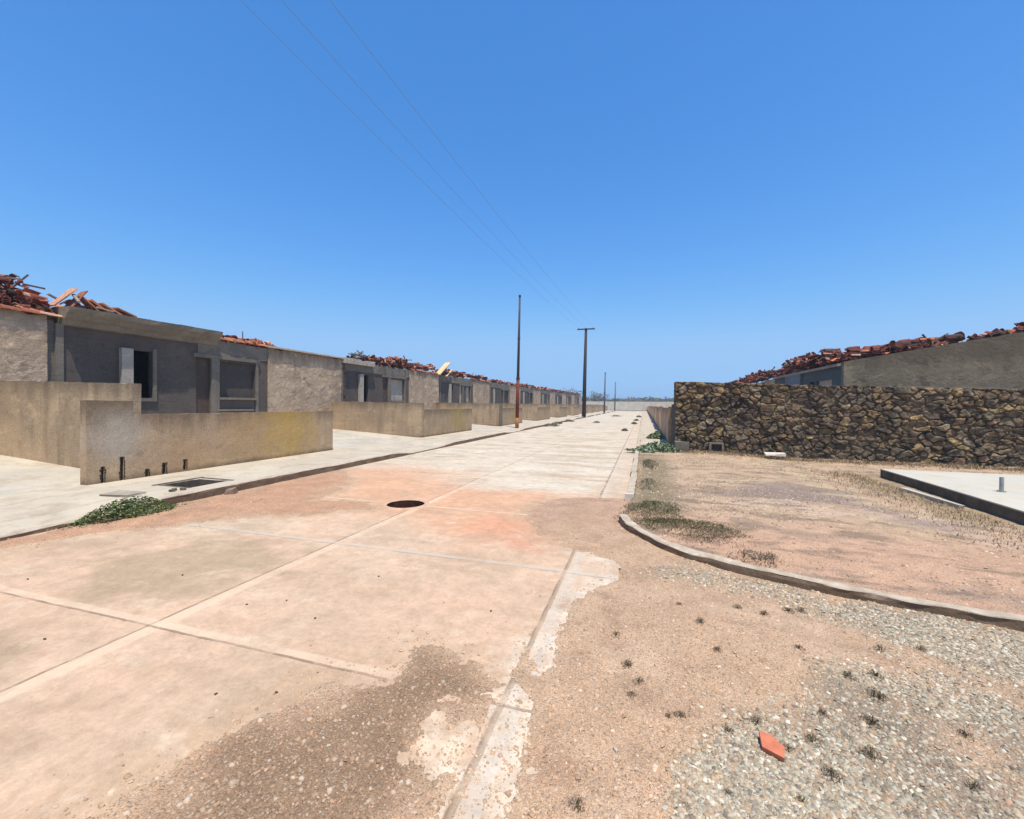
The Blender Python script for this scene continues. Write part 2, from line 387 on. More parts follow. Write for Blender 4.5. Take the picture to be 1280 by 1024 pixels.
# ------------------------------------------------------------------ ground map (street coordinates, metres)
KERB_CURVE = [(-.30, 6.02), (-.24, 5.75), (-.12, 5.45), (.02, 5.2), (.22, 4.93), (.45, 4.72), (.78, 4.52), (1.12, 4.36), (1.5, 4.21), (1.95, 4.07), (2.4, 3.97), (2.9, 3.91), (3.6, 3.88), (4.6, 3.86), (6, 3.85), (12, 3.84)]
D1 = [(-2.15, .6), (-2.04, 1.21), (-2.02, 1.43), (-1.92, 1.65), (-1.8, 1.89), (-1.71, 2.14), (-1.59, 2.09), (-1.39, 2.19), (-1.47, 2.42), (-1.45, 2.53), (-1.22, 2.59), (-.94, 2.46), (-.79, 2.38), (-.70, 2.33), (-.71, 2.09), (-.71, 1.82), (-.69, 1.47), (-.69, .6)]
ISL = [(-1.01, 2.0), (-.95, 1.96), (-.93, 1.89), (-.86, 1.83), (-.81, 1.96), (-.78, 1.95), (-.79, 1.83), (-.77, 1.7), (-.83, 1.65), (-.92, 1.71), (-.99, 1.79), (-.99, 1.89)]
ISL2 = [(-1.62, 2.2), (-1.45, 2.22), (-1.45, 2.12), (-1.58, 2.1)]
D2 = [(-.54, .4), (-.54, 1.53), (-.53, 1.69), (-.54, 1.98), (-.56, 2.14), (-.66, 2.23), (-.76, 2.4), (-.76, 2.6), (-.72, 2.78), (-.65, 2.68), (-.60, 2.52), (-.51, 2.55), (-.57, 2.97), (-.61, 3.48), (-.41, 3.78), (-.19, 4.13), (-.28, 4.42), (-.54, 4.58), (-.86, 4.65), (-1.26, 4.99), (-1.61, 5.7), (-1.69, 6.68), (-1.35, 7.3), (-.63, 7.56), (-.2, 7.6), (0, 7.3), (0, 6), (14, 5), (60, 5), (60, -6), (-.5, -6)]
D3 = [(-6.95, 2.2), (-6.95, 8.6), (-6.53, 8.4), (-5.7, 7.6), (-5.2, 6.67), (-5.03, 5.9), (-4.2, 5.95), (-3.8, 5.60), (-4.38, 5.04), (-5.37, 4.39), (-5.7, 3.8), (-6.15, 3.35), (-6.4, 2.65)]
LOT = [(-.18, 60), (-.18, 7.2)] + [(x+.05, y+.05) for x, y in KERB_CURVE] + [(12, 60)]
ORG = [(-6.6, 6.0), (-6.8, 7.4), (-6.3, 9.2), (-4.0, 9.2), (-2.04, 7.6), (-.94, 6.6), (-.45, 4.7), (-1.5, 4.9), (-2.54, 5.2), (-4.26, 5.4)]
ORG2 = [(-2.0, 4.4), (-2.4, 5.3), (-1.6, 6.0), (-1.0, 5.0), (-.8, 4.5)]
DARKD = [(-1.75, .4), (-1.78, 1.53), (-1.54, 1.89), (-1.45, 2.13), (-1.4, 2.5), (-.99, 2.44), (-.83, 2.19), (-.93, 2.09), (-.95, 1.77), (-.95, .4)]
GR = [(.25, 4.32), (.9, 4.15), (1.21, 3.83), (1.45, 3.55), (1.72, 3.2), (1.45, 2.98), (1.02, 2.88), (.85, 2.62), (.55, 2.35), (.34, 2.05), (.2, 1.6), (.15, .5), (8, .5), (8, 3.7), (2.9, 3.85), (2.2, 3.95), (1.5, 4.2), (.95, 4.42), (.6, 4.55)]
GRHOLE = [[(1.75, 3.0), (2.1, 2.85), (2.3, 2.95), (1.9, 3.12)], [(1.35, 2.45), (1.5, 2.2), (1.62, 2.25), (1.48, 2.5)]]
SL1 = [(-4.61, 2.23), (-5.3, 2.9), (-4.97, 3.85), (-3.35, 3.78), (-3.35, 3.09), (-3.45, 2.27)]
SL2 = [(-4.2, 1.2), (-4.2, 1.9), (-3.41, 2.0), (-3.32, 1.6), (-3.29, 1.2)]
PURP = [(1.6, 8.6), (2.4, 9.6), (3.4, 9.0), (4.2, 7.6), (3.8, 6.6), (2.9, 7.6)]
def lot_mask(x, y): return sst(-.03, .05, sdp(x, y, LOT))
def ground_fields(x, y):
    near = np.hypot(x, y) < 30
    rag = fbm(x*3.1, y*3.1, 3, 5)*.20 + fbm(x*16, y*16, 9, 3)*.09
    rag2 = fbm(x*3.1, y*3.1, 33, 5)*.26 + fbm(x*16, y*16, 29, 3)*.12
    s1 = np.minimum(sdp(x, y, D1)+rag*.6, -np.maximum(sdp(x, y, ISL), sdp(x, y, ISL2))-rag*.45+.03)
    s2 = sdp(x, y, D2)+rag2*.55
    s3 = sdp(x, y, D3)+rag2*1.6
    sl = sdp(x, y, LOT)
    d = np.maximum(np.maximum(s1, s2), s3)
    cover = sst(-.03, .06, d+fbm(x*38, y*38, 15, 3)*.075)
    lot = sst(-.03, .05, sl)
    return d, cover, lot
def hz(x, y, fields=None):
    x = np.asarray(x, float); y = np.asarray(y, float)
    d, cover, lot = fields if fields is not None else ground_fields(x, y)
    bumpy = fbm(x*1.1, y*1.1, 51, 4)
    thick = .006 + .03*sst(0, .8, d)
    z = -.05*(1-cover) + cover*(thick + .05*bumpy*sst(.2, 1.5, d))
    fine = fbm(x*9, y*9, 61, 3)*.016*cover
    z = z+fine
    zl = .085 - .11*sst(2.2, 4.8, x)*sst(5.2, 7.0, y) + bumpy*.05 + fbm(x*9, y*9, 61, 3)*.02
    z = z*(1-lot)+zl*lot
    # the small heap of spoil in the intersection
    z = z + .09*np.exp(-(((x-.55)/.5)**2+((y-3.2)/.45)**2))*cover
    under = (x < -6.87) & (x > -60) & (y < 121) & (y > -30)
    z = np.where(under, -.06, z)
    beyond = (x > .95) & (y > 15.6)
    z = np.where(beyond, .02, z)
    return z
def colmix(c, f, col): return c*(1-f[:, None])+np.array(col)[None, :]*f[:, None]
def ground_color(x, y, d, lot):
    c = np.tile(np.array([.455, .315, .215]), (len(x), 1))
    n1 = fbm(x*.9, y*.9, 71, 5); n2 = fbm(x*2.7, y*2.7, 72, 5); n3 = fbm(x*.5, y*1.6, 73, 5)
    c = colmix(c, sst(0, .3, n1)*.5, (.56, .42, .31))
    c = colmix(c, sst(.02, .3, n2)*.5, (.40, .24, .15))
    dk = sst(-.18, .15, sdp(x, y, DARKD)+n2*.35); c = colmix(c, dk*.85, (.225, .148, .095))
    rd = sst(-.3, .5, sdp(x, y, D3)+n1); c = colmix(c, rd*.7, (.46, .25, .15))
    rd = sst(-.35, .3, 1.05-np.hypot((x+.85)/1.05, (y-6.5)/.95)+n1); c = colmix(c, rd*.7, (.42, .275, .20)); c = colmix(c, sst(.05, .25, fbm(x*5.5, y*5.5, 75, 4))*.5, (.33, .22, .15))
    ed = sst(.16, .0, d)*(1-dk*.3); c = colmix(c, ed*.6, (.50, .37, .26))
    g = sdp(x, y, GR)
    for hole in GRHOLE: g = np.minimum(g, -sdp(x, y, hole))
    gm = sst(-.28, .30, g+n2*1.1); c = colmix(c, gm*.85, (.225, .19, .15))  # grey gravel bed, darkened to paint in shade between the stones
    # grey shale patches on the right side of the spoil
    # lot: straw coloured earth with dark purple-grey and pinkish chips
    lc = np.tile(np.array([.47, .34, .235]), (len(x), 1))
    lc = colmix(lc, sst(.0, .25, n1)*.6, (.50, .40, .26)); lc = colmix(lc, sst(.0, .25, n2)*.55, (.36, .25, .15))
    near = sst(7.6, 5.2, y); lc = colmix(lc, near*.75, (.50, .31, .215))
    lc = colmix(lc, sst(.4, 0, np.abs(y-7.3-n1*3)-.2)*.45*sst(.8, 1.8, x), (.55, .42, .34))
    pm = sst(-.5, .4, sdp(x, y, PURP)+n3*3.2); lc = colmix(lc, pm*.75, (.20, .155, .15)); st_ = sst(.06, .2, fbm(x*1.6, y*4.5, 88, 5)); lc = colmix(lc, st_*.75, (.21, .155, .11))
    lc = colmix(lc, sst(.1, .24, fbm(x*5, y*9, 89, 4))*.5, (.22, .16, .125))
    lc = colmix(lc, sst(.08, .22, n3)*.55, (.25, .195, .155))
    lc = colmix(lc, sst(14.4, 15.6, y)*.5, (.22, .17, .11))
    wet = sst(.55, 0., np.abs(x-.18-.1*n1*4)-.12)*sst(6.0, 6.8, y)*sst(15, 12, y); lc = colmix(lc, wet*.85, (.20, .165, .095))
    edge = sst(.7, .0, np.abs(x-4.9)-.1+n2)*sst(7, 8, y)*sst(13, 12, y); lc = colmix(lc, edge*.6, (.24, .18, .10))
    c = c*(1-lot[:, None])+lc*lot[:, None]
    far = sst(120, 135, y); c = colmix(c, far, (.34, .27, .17))
    return c, gm*(1-lot)
def road_color(x, y, d=None):
    n1 = fbm(x*.8, y*.8, 81, 5); n2 = fbm(x*2.6, y*2.6, 82, 5); n3 = fbm(x*.5, y*2.2, 83, 5); n4 = fbm(x*.35, y*.9, 84, 4)
    c = np.tile(np.array([.53, .375, .272]), (len(x), 1))
    c = colmix(c, sst(-.05, .3, n1)*.5, (.54, .435, .335)); c = colmix(c, sst(.0, .25, fbm(x*1.3, y*1.3, 95, 5))*.5, (.44, .335, .24)); c = colmix(c, sst(.08, .28, fbm(x*.7, y*1.9, 96, 5))*.4, (.50, .34, .235))
    far = sst(6.6, 9.0, y+n4*5+x*.15); c = colmix(c, far, (.555, .49, .40))
    c = colmix(c, far*sst(-.02, .18, n3)*.7, (.41, .325, .235)); c = colmix(c, far*sst(.02, .25, n4)*.5, (.55, .515, .44)); c = colmix(c, far*sst(.1, .25, fbm(x*1.2, y*4, 97, 4))*.6, (.33, .285, .235))
    c = colmix(c, far*sst(30, 60, y)*.5, (.54, .50, .42))
    o = sst(-.4, .35, sdp(x, y, ORG)+n1*1.6)*(1-far*.65); c = colmix(c, o*.62, (.56, .31, .185))
    o = sst(-.3, .3, sdp(x, y, ORG2)+n2); c = colmix(c, o*.6, (.54, .255, .155))
    o = sst(-1.0, .7, .2-np.abs(y-8.6-n4*3)+n1)*sst(-1.5, -4, x); c = colmix(c, o*.3, (.50, .30, .19))
    s = sst(-.1, .4, sdp(x, y, SL1)+n2*1.3); c = colmix(c, s*.75, (.34, .26, .175))
    s = sst(-.1, .3, sdp(x, y, SL2)+n2*1.0); c = colmix(c, s*.75, (.30, .225, .15))
    s = sst(.12, .3, n3)*sst(6.6, 5, y); c = colmix(c, s*.45, (.38, .28, .19))
    s = sst(.35, .0, np.hypot((x+5.0)/1.6, y-4.4)-.4+n2); c = colmix(c, s*.35, (.56, .48, .37))
    gut = sst(-.72, -.68, x)*(x < -.2); c = colmix(c, gut*.55, (.52, .42, .33))
    if d is not None:
        film = sst(-.30, -.0, d+fbm(x*6, y*6, 98, 4)*.35)*(.55+.45*sst(-.1, .2, n2)); c = colmix(c, film*np.where(x < -1.6, .8, np.where(x < -.72, .45, .12)), (.42, .30, .20))
        bare = sst(-.22, -.10, d)*sst(-.05, -.12, d)*sst(.05, .2, fbm(x*9, y*9, 93, 3)); c = colmix(c, bare*.4, (.56, .47, .38))
    isl = sst(-.04, .04, sdp(x, y, ISL)+n2*.1); c = colmix(c, isl*.8, (.60, .49, .38))
    wp = sst(-.2, .02, d)*sst(-.95, -.7, x)*sst(1.0, 1.3, y)*sst(4.9, 4.4, y); c = colmix(c, wp*.7*sst(-.1, .15, fbm(x*5, y*5, 94, 4)+.06), (.63, .56, .47))
    gcr = sst(.05, .02, np.abs(x+.62+n2*.15)); c = colmix(c, gcr*.35*gut, (.46, .46, .44))
    return c

# polar sheet round the camera
def polar():
    rr = [.35]
    while rr[-1] < 13: rr.append(rr[-1]*1.0068+.001)
    while rr[-1] < 60: rr.append(rr[-1]*1.016)
    while rr[-1] < 4000: rr.append(rr[-1]*1.08)
    fine = np.arange(-64, 64, .3); rest = np.arange(64, 296, 4.)
    th = np.radians(np.concatenate([fine, rest])+17.0)       # measured from +y towards -x
    r = np.array(rr)[:, None]
    X = -np.sin(th)[None, :]*r; Y = np.cos(th)[None, :]*r
    nr, nt = X.shape
    i, j = np.meshgrid(np.arange(nr-1), np.arange(nt), indexing='ij'); j2 = (j+1) % nt
    F = np.stack([i*nt+j, i*nt+j2, (i+1)*nt+j2, (i+1)*nt+j], -1).reshape(-1, 4)
    return X.ravel(), Y.ravel(), F
PX, PY, PF = polar()
MAN = (-3.55, 5.96, .30)
cx = PX[PF].mean(1); cy = PY[PF].mean(1)
manhole_cut = np.hypot(cx-MAN[0], cy-MAN[1]) < MAN[2]+.022
inlet_cut = (cx < -7.0) & (cx > -8.1) & (cy > 5.2) & (cy < 6.2)
fl = ground_fields(PX, PY); GZ = hz(PX, PY, fl); GC, GM = ground_color(PX, PY, fl[0], fl[2])
keep = ~(manhole_cut | inlet_cut)
def sheet(name, Z, C, keep, mat, label=None):
    F = PF[keep]; used = np.unique(F); mp = np.full(len(PX), -1); mp[used] = np.arange(len(used))
    V = np.stack([PX[used], PY[used], Z[used]], 1)
    o = raw_mesh(name, V, mp[F][:, ::-1].copy(), mat, C[used], True)
    if o.data.polygons[0].normal.z < 0: o.data.flip_normals()
    return tag(o, kind='structure')
sheet('ground', GZ, GC, keep, M['ground'])
rk = (cx > -6.95) & (cx < -.2) & (cy > -12) & (cy < 119.5) & ~manhole_cut
rk2 = rk & (np.hypot(cx, cy) > .5)
sheet('road', .004+fbm(PX*.6, PY*.6, 90, 3)*.012*sst(60, 20, PY), road_color(PX, PY, fl[0]), rk2, M['road'])

# ------------------------------------------------------------------ manhole
mh = empty('manhole', (MAN[0], MAN[1], 0), 'round open manhole without a cover, rusty brick shaft in the road', 'manhole')
b = MB(); n = 40; Vv = []; Ff = []
prof = [(.375, -.01), (.35, .019), (.302, .022), (.287, .006), (.285, -.09)]
for r_, z_ in prof[:4]:
    for k in range(n):
        a = 2*math.pi*k/n; q = r_+random.uniform(-.004, .004)*(r_ > .33)*3; Vv.append((MAN[0]+q*math.cos(a), MAN[1]+q*math.sin(a), z_))
for i in range(3):
    for k in range(n): Ff.append((i*n+k, i*n+(k+1) % n, (i+1)*n+(k+1) % n, (i+1)*n+k))
b.add(Vv, Ff); b.build('rim', m_plain('rim_dust', (.56, .38, .27), (.46, .28, .18), 14), mh, True)
b = MB(); Vv = []; Ff = []
zz = [.008]+[.008-.075*i for i in range(1, 18)]
for z_ in zz:
    for k in range(n):
        a = 2*math.pi*k/n; rr_ = .289+random.uniform(-.004, .004)
        Vv.append((MAN[0]+rr_*math.cos(a), MAN[1]+rr_*math.sin(a), z_))
for i in range(len(zz)-1):
    for k in range(n): Ff.append((i*n+k, i*n+(k+1) % n, (i+1)*n+(k+1) % n, (i+1)*n+k))
Ff.append(tuple(range((len(zz)-1)*n, len(zz)*n)))
b.add(Vv, Ff); b.build('shaft', M['shaft'], mh)

# ------------------------------------------------------------------ left sidewalk, kerb, driveways, inlet
def kz(y):                                   # top of the left kerb along the street; lowered at the driveways
    if y < 3.9: return .05
    t = (y-4.6) % 10.3
    if y < 4.6: return .05+(y-3.9)/.7*.08
    if t < 6.4: return .13
    if t < 7.2: return .13-(t-6.4)/.8*.09
    if t < 9.3: return .04
    return .04+(t-9.3)*.09
b = MB(); V = []; F = []
ys = list(np.arange(-10, 8, .25))+list(np.arange(8, 40, .5))+list(np.arange(40, 120, 1.5))+[120]
xs = [-6.99, -7.0, -7.3, -7.52, -7.75, -7.95, -8.4, -8.8, -9.3]
ys = sorted(set(list(np.round(ys, 3))+[5.36, 6.0]))
I0 = (-7.95, -7.3, 5.36, 6.0)
for y in ys:
    for x in xs:
        z = kz(y)*(1-sst(-7.0, -8.6, x))+.13*sst(-7.0, -8.6, x) if y > 3.9 else .05+.08*float(sst(-7.2, -9.2, x))
        V.append((x, y, float(z)-.002+.006*float(fbm(np.array([x*.9]), np.array([y*.9]), 4)[0])))
nx = len(xs)
for i in range(len(ys)-1):
    for j in range(nx-1):
        mx = (xs[j]+xs[j+1])/2; my = (ys[i]+ys[i+1])/2
        if I0[0] < mx < I0[1] and I0[2] < my < I0[3]: continue
        F.append((i*nx+j, (i+1)*nx+j, (i+1)*nx+j+1, i*nx+j+1))
b.add(V, F); sw = b.build('sidewalk', M['walk']); tag(sw, kind='structure')
if sw.data.polygons[0].normal.z < 0: sw.data.flip_normals()
# kerb with rounded nose
def kerb_sweep(name, pts, zs, w, side, mat, z0=-.12, step=.25, amp=.008):
    P = []; 
    for (a, za), (c_, zc) in zip(zip(pts, zs), zip(pts[1:], zs[1:])):
        a = Vector(a); c_ = Vector(c_); L = (c_-a).length; n_ = max(1, int(L/step))
        for k in range(n_): P.append((a.lerp(c_, k/n_), za+(zc-za)*k/n_))
    P.append((Vector(pts[-1]), zs[-1]))
    b = MB(); V = []; F = []
    sec = [(0, z0), (0, -.035), (.002, -.008), (.009, 0), (w-.01, 0), (w, -.01), (w, z0)]
    for i, (p, z) in enumerate(P):
        t = (P[min(i+1, len(P)-1)][0]-P[max(i-1, 0)][0]).normalized(); nn = Vector((-t.y, t.x))*side
        for k, (o, dz) in enumerate(sec):
            q = p+nn*o; zz_ = (z+dz) if k not in (0, 6) else z0
            j = float(vn(np.array([q.x*5.]), np.array([q.y*5.]), k)[0]-.5)
            ch = -.03*max(0., float(vn(np.array([q.x*2.3]), np.array([q.y*2.3]), 77)[0])-.72)*3 if 0 < k < 4 else 0
            V.append((q.x+nn.x*j*amp*2, q.y+nn.y*j*amp*2, zz_+j*amp*(0 < k < 6)+ch))
    m_ = len(sec)
    for i in range(len(P)-1):
        for k in range(m_-1): F.append((i*m_+k, (i+1)*m_+k, (i+1)*m_+k+1, i*m_+k+1))
    F += [tuple(range(m_)), tuple(range((len(P)-1)*m_, len(P)*m_))[::-1]]
    b.add(V, F); o = b.build(name, mat, None, False); return tag(o, kind='structure')
yy = sorted(set(list(np.arange(-6, 12, .3))+list(np.arange(12, 120, .7))))
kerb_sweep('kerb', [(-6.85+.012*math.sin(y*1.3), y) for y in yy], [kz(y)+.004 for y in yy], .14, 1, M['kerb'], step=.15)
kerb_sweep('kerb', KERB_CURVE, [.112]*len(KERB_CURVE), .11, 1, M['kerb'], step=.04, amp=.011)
ks = [7.42+.0, 9.9, 12.4, 15.2]
for a, c_ in zip(ks, ks[1:]):
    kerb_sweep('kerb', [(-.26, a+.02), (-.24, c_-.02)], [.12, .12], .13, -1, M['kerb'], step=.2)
# first kerb stone has a white end
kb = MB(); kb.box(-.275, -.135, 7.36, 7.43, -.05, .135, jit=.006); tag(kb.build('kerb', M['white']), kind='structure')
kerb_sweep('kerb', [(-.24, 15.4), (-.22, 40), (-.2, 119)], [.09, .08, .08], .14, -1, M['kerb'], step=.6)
# right sidewalk beyond the lot
V = []; F = []; ys2 = list(np.arange(15.8, 40, .6))+list(np.arange(40, 119.5, 3)); xs2 = [-.1, .2, .55, .95]
for y in ys2:
    for x in xs2: V.append((x, y, .10+.01*float(fbm(np.array([x*2]), np.array([y]), 6)[0])))
for i in range(len(ys2)-1):
    for j in range(3): F.append((i*4+j, i*4+j+1, (i+1)*4+j+1, (i+1)*4+j))
b = MB(); b.add(V, F); o = b.build('sidewalk', M['walk']); tag(o, kind='structure')
if o.data.polygons[0].normal.z < 0: o.data.flip_normals()
# driveways and yards, rising to the houses
def yz(x): return .131+max(0, (-9.3-x))*.06
V = []; F = []; xs3 = [-9.29, -9.6, -10.5, -11.5, -12.5, -14.0, -20.5]; ys3 = list(np.arange(-12, 121, 1.03))
for y in ys3:
    for x in xs3: V.append((x, y, yz(x)-.003+.012*float(fbm(np.array([x*.7]), np.array([y*.7]), 16)[0])))
nx = len(xs3)
for i in range(len(ys3)-1):
    for j in range(nx-1): F.append((i*nx+j, (i+1)*nx+j, (i+1)*nx+j+1, i*nx+j+1))
b = MB(); b.add(V, F); o = b.build('driveway', M['drive']); tag(o, kind='structure')
if o.data.polygons[0].normal.z < 0: o.data.flip_normals()
# storm inlet
si = empty('drain_inlet', (-7.64, 5.68, .13), 'open rectangular drain pit without its grate, in the sidewalk by the tan wall', 'drain')
b = MB(); x0, x1, y0, y1 = I0
for (a, c_, d_, e) in ((x0-.02, x1+.02, y0-.06, y0), (x0-.02, x1+.02, y1, y1+.05), (x0-.06, x0, y0-.06, y1+.05), (x1, x1+.05, y0-.06, y1+.05)):
    b.box(a, c_, d_, e, -.55, .128 if a < x1-.01 else .12)
b.box(x0, x1, y0, y1, -.6, -.3)
b.build('pit', M['pit'], si)
b = MB(); b.box(x0-.14, x0-.075, y0-.1, y1+.15, .126, .140, jit=.003); b.box(x0-.06, x1+.05, y1+.07, y1+.12, .126, .140, jit=.003); b.build('frame', M['pit'], si)
b = MB()
for k in range(60):
    s_ = random.uniform(.015, .05); px_ = random.uniform(x0+.05, x1-.05); py_ = random.uniform(y0+.05, y1-.05)
    b.box(px_-s_, px_+s_, py_-s_, py_+s_, -.3, -.3+s_*1.4, jit=.012)
tag(b.build('rubble', M['rubble']), 'dark loose rubble lying in the bottom of the open drain pit', 'rubble', kind='stuff')
# flat broken cover lying by the inlet
b = MB(); b.box(-.26, .26, -.14, .14, 0, .022, Matrix.Translation((-7.72, 4.62, .128)) @ Matrix.Rotation(.12, 4, 'Z'), jit=.012)
tag(b.build('cover_slab', m_plain('grey_cover', (.36, .32, .27), (.28, .25, .21), 8)), 'small grey concrete cover slab lying flat on the sidewalk behind the green bush', 'cover slab')

# ------------------------------------------------------------------ front and party walls on the left
PITCH = 10.3
def lbl(n): return ['first', 'second', 'third', 'fourth', 'fifth', 'sixth', 'seventh', 'eighth', 'ninth', 'tenth', 'eleventh'][n]
fwall = empty('front_wall', (-9.1, 8, 0), 'nearest low tan front wall with yellow stain, taller end and dark slots at its foot', 'wall', 'front walls on the left')
b = MB()
slots = [(5.11, 5.16, .1, .42), (5.40, 5.46, .1, .56), (5.82, 5.87, .1, .28), (6.12, 6.19, .1, .36), (6.53, 6.59, .16, .38)]
b.wall('y', -9.1, -9.19, 5.61, 11.0, .08, 1.33, [s for s in slots if s[0] > 5.6], .14, .004, .01)
b.wall('y', -9.1, -9.19, 4.9, 5.61, .08, 1.585, [s for s in slots if s[0] < 5.6], .12, .004, .008)
b.wall('y', -9.191, -9.26, 4.9, 5.61, .08, 1.58, (), .3, 0); b.wall('y', -9.191, -9.26, 5.611, 11.0, .08, 1.325, (), .3, 0)
b.build('wall', M['wall1'], fwall)
M['slot'] = m_plain('slot_shade', (.03, .024, .02), (.055, .038, .028), 25)
b = MB()
for (a, c_, d_, e) in slots:
    b.box(-9.189, -9.135, a+.002, c_-.002, d_+.002, e-.002)  # dark fill paints the shade inside each slot
    for k in range(7):
        z_ = d_+(e-d_)*(k+.1)/7; h_ = (e-d_)/7*.8; l_ = random.uniform(.004, .028); b.box(-9.1+.002*k/7, -9.0945, a-l_, a+.004, z_, z_+h_, jit=.002)
        l_ = random.uniform(.004, .024); b.box(-9.1+.002*k/7, -9.0945, c_-.004, c_+l_, z_, z_+h_, jit=.002)
b.build('slot_shade_fill', M['slot'], fwall)
def front_wall(k):
    y0 = 6.07+PITCH*k; y1 = y0+5.55
    b = MB(); b.wall('y', -9.0, -9.16, y0+.1, y1, .08, 1.32, (), .35, .004, .01)
    o = b.build('front_wall', M['wall2'])
    return tag(o, ['', 'second low tan front wall with a mossy yellow patch, beyond the first driveway', 'third low front wall on the left, behind the rusty pole foot'][k] if k < 3 else
        f'{lbl(k)} low tan front wall from the near end of the left row', 'wall', 'front walls on the left')
for k in range(1, 11): front_wall(k)
def party(k):
    y0 = 6.07+PITCH*k
    if k == 0:
        b = MB(); b.wall('x', 5.70, 5.85, -13.68, -9.27, lambda u: yz(u)-.1, lambda u: 2.0-.02*(u+13.7), (), .3, .004, .008)
        return tag(b.build('party_wall', M['party1']), 'long tan party wall at the left edge, running from the first house to the front wall', 'wall', 'party walls between the driveways')
    b = MB(); b.wall('x', y0, y0+.15, -13.68, -8.98, lambda u: yz(u)-.1, lambda u: 1.64-.01*(u+13.7), (), .4, .004, .01)
    o = b.build('party_wall', M['party'])
    if k == 2:
        p = MB(); p.box(-8.979, -8.86, y0-.1, y0+.2, .08, 1.56); 
        pl = p.build('end_post', M['mid'], None); pl.parent = o
    return tag(o, f'{lbl(k)} stained party wall from the camera, reaching from its house to the left sidewalk', 'wall', 'party walls between the driveways')
for k in range(0, 11): party(k)

# ------------------------------------------------------------------ tiles
TC = [(.17, .05, .033), (.24, .07, .043), (.37, .13, .075), (.50, .23, .14), (.52, .34, .25), (.07, .04, .035), (.13, .045, .035), (.10, .05, .045)]
def tile_geo(L=.42, r=.085, n=5):
    V = []; F = []
    for e, (y, s) in enumerate(((-L/2, 1.), (L/2, .82))):
        for t_ in (0, 1):
            for k in range(n+1):
                a = math.pi*k/n; q = (r-.014*t_)*s; V.append(Vector((math.cos(a)*q, y, math.sin(a)*q)))
    N = n+1; id_ = lambda e, t_, k: (e*2+t_)*N+k
    for k in range(n):
        F.append((id_(0, 0, k), id_(0, 0, k+1), id_(1, 0, k+1), id_(1, 0, k)))
        F.append((id_(0, 1, k), id_(1, 1, k), id_(1, 1, k+1), id_(0, 1, k+1)))
        for e in (0, 1): F.append((id_(e, 0, k), id_(e, 1, k), id_(e, 1, k+1), id_(e, 0, k+1)))
    for k in (0, n): F.append((id_(0, 0, k), id_(1, 0, k), id_(1, 1, k), id_(0, 1, k)))
    return V, F
TV, TF = tile_geo()
def put_tile(b, p, rot, col, s=1., brk=1.):
    Mx = Matrix.Translation(p) @ rot @ Matrix.Diagonal((s*random.uniform(.75, 1.15), s*brk, s*random.uniform(.6, 1.2), 1)); b.add([Mx @ v for v in TV], TF, col)
def rnd_col(w=None):
    c = random.choices(TC, w or (4, 5, 4, 2, 1, 3, 4, 2))[0]; f = random.uniform(.75, 1.25); return tuple(min(.8, q*f) for q in c)
def heap(name, parts_, label, w=None, scale=1., wood=0):
    """parts_: (x0,x1,y0,y1,zfun,height,count,mode)"""
    b = MB()
    for (x0, x1, y0, y1, zf, H, n_, mode) in parts_:
        k = 0
        while k < n_:
            if mode == 'stack':                # a row of nested tiles leaning on each other
                px_ = random.uniform(x0, x1); py_ = random.uniform(y0, y1); az_ = random.gauss(1.57, .25) if random.random() < .6 else random.gauss(0, .35)
                lay = random.random(); m_ = random.randint(4, 8); hgt = random.uniform(0, 1)
                lim = H*(.6+.4*math.sin(py_*1.7)*math.sin(px_*2.1+1))
                for q in range(m_):
                    z_ = zf(px_, py_)+.03+hgt*lim*.75+q*.028
                    if lay < .75: Rm = Matrix.Rotation(az_+random.uniform(-.06, .06), 4, 'Z') @ Matrix.Rotation(random.uniform(-.08, .08), 4, 'X')
                    else: Rm = Matrix.Rotation(az_, 4, 'Z') @ Matrix.Rotation(1.2+random.uniform(-.1, .1), 4, 'Y'); 
                    dx = 0 if lay < .75 else q*.03
                    put_tile(b, Vector((px_+dx, py_+random.uniform(-.02, .02), z_ if lay < .75 else zf(px_, py_)+.1+hgt*lim*.7)), Rm, rnd_col(w), scale, random.uniform(.6, 1.))
                k += m_
            else:
                px_ = random.uniform(x0, x1); py_ = random.uniform(y0, y1)
                lim = H*(.35+.65*float(vn(np.array([px_*1.1]), np.array([py_*1.3]), 11)[0]))*min(1, (py_-y0)*2.5+.2, (y1-py_)*2.5+.2)
                z_ = zf(px_, py_)+.03+random.random()**1.3*lim
                Rm = Matrix.Rotation(random.uniform(0, 6.28), 4, 'Z') @ Matrix.Rotation(random.gauss(0, .4), 4, 'X') @ Matrix.Rotation(random.gauss(0, .5)+(3.14 if random.random() < .3 else 0), 4, 'Y')
                put_tile(b, Vector((px_, py_, z_)), Rm, rnd_col(w), scale*random.uniform(.7, 1.1), random.choice([.3, .45, .6, .8, 1.])); k += 1
        for k in range(wood):
            px_ = random.uniform(x0, x1); py_ = random.uniform(y0, y1); z_ = zf(px_, py_)+H*random.uniform(.3, .9); L = random.uniform(.3, .8)
            Mx = Matrix.Translation((px_, py_, z_)) @ Matrix.Rotation(random.uniform(0, 3), 4, 'Z') @ Matrix.Rotation(random.gauss(0, .35), 4, 'Y')
            b.box(-L/2, L/2, -.03, .03, -.018, .018, Mx, random.choice([(.10, .09, .08), (.26, .23, .19), (.05, .045, .045), (.4, .33, .24)]))
    o = b.build(name, M['tile'], cols=True)
    return tag(o, label, 'roof tiles', kind='stuff')
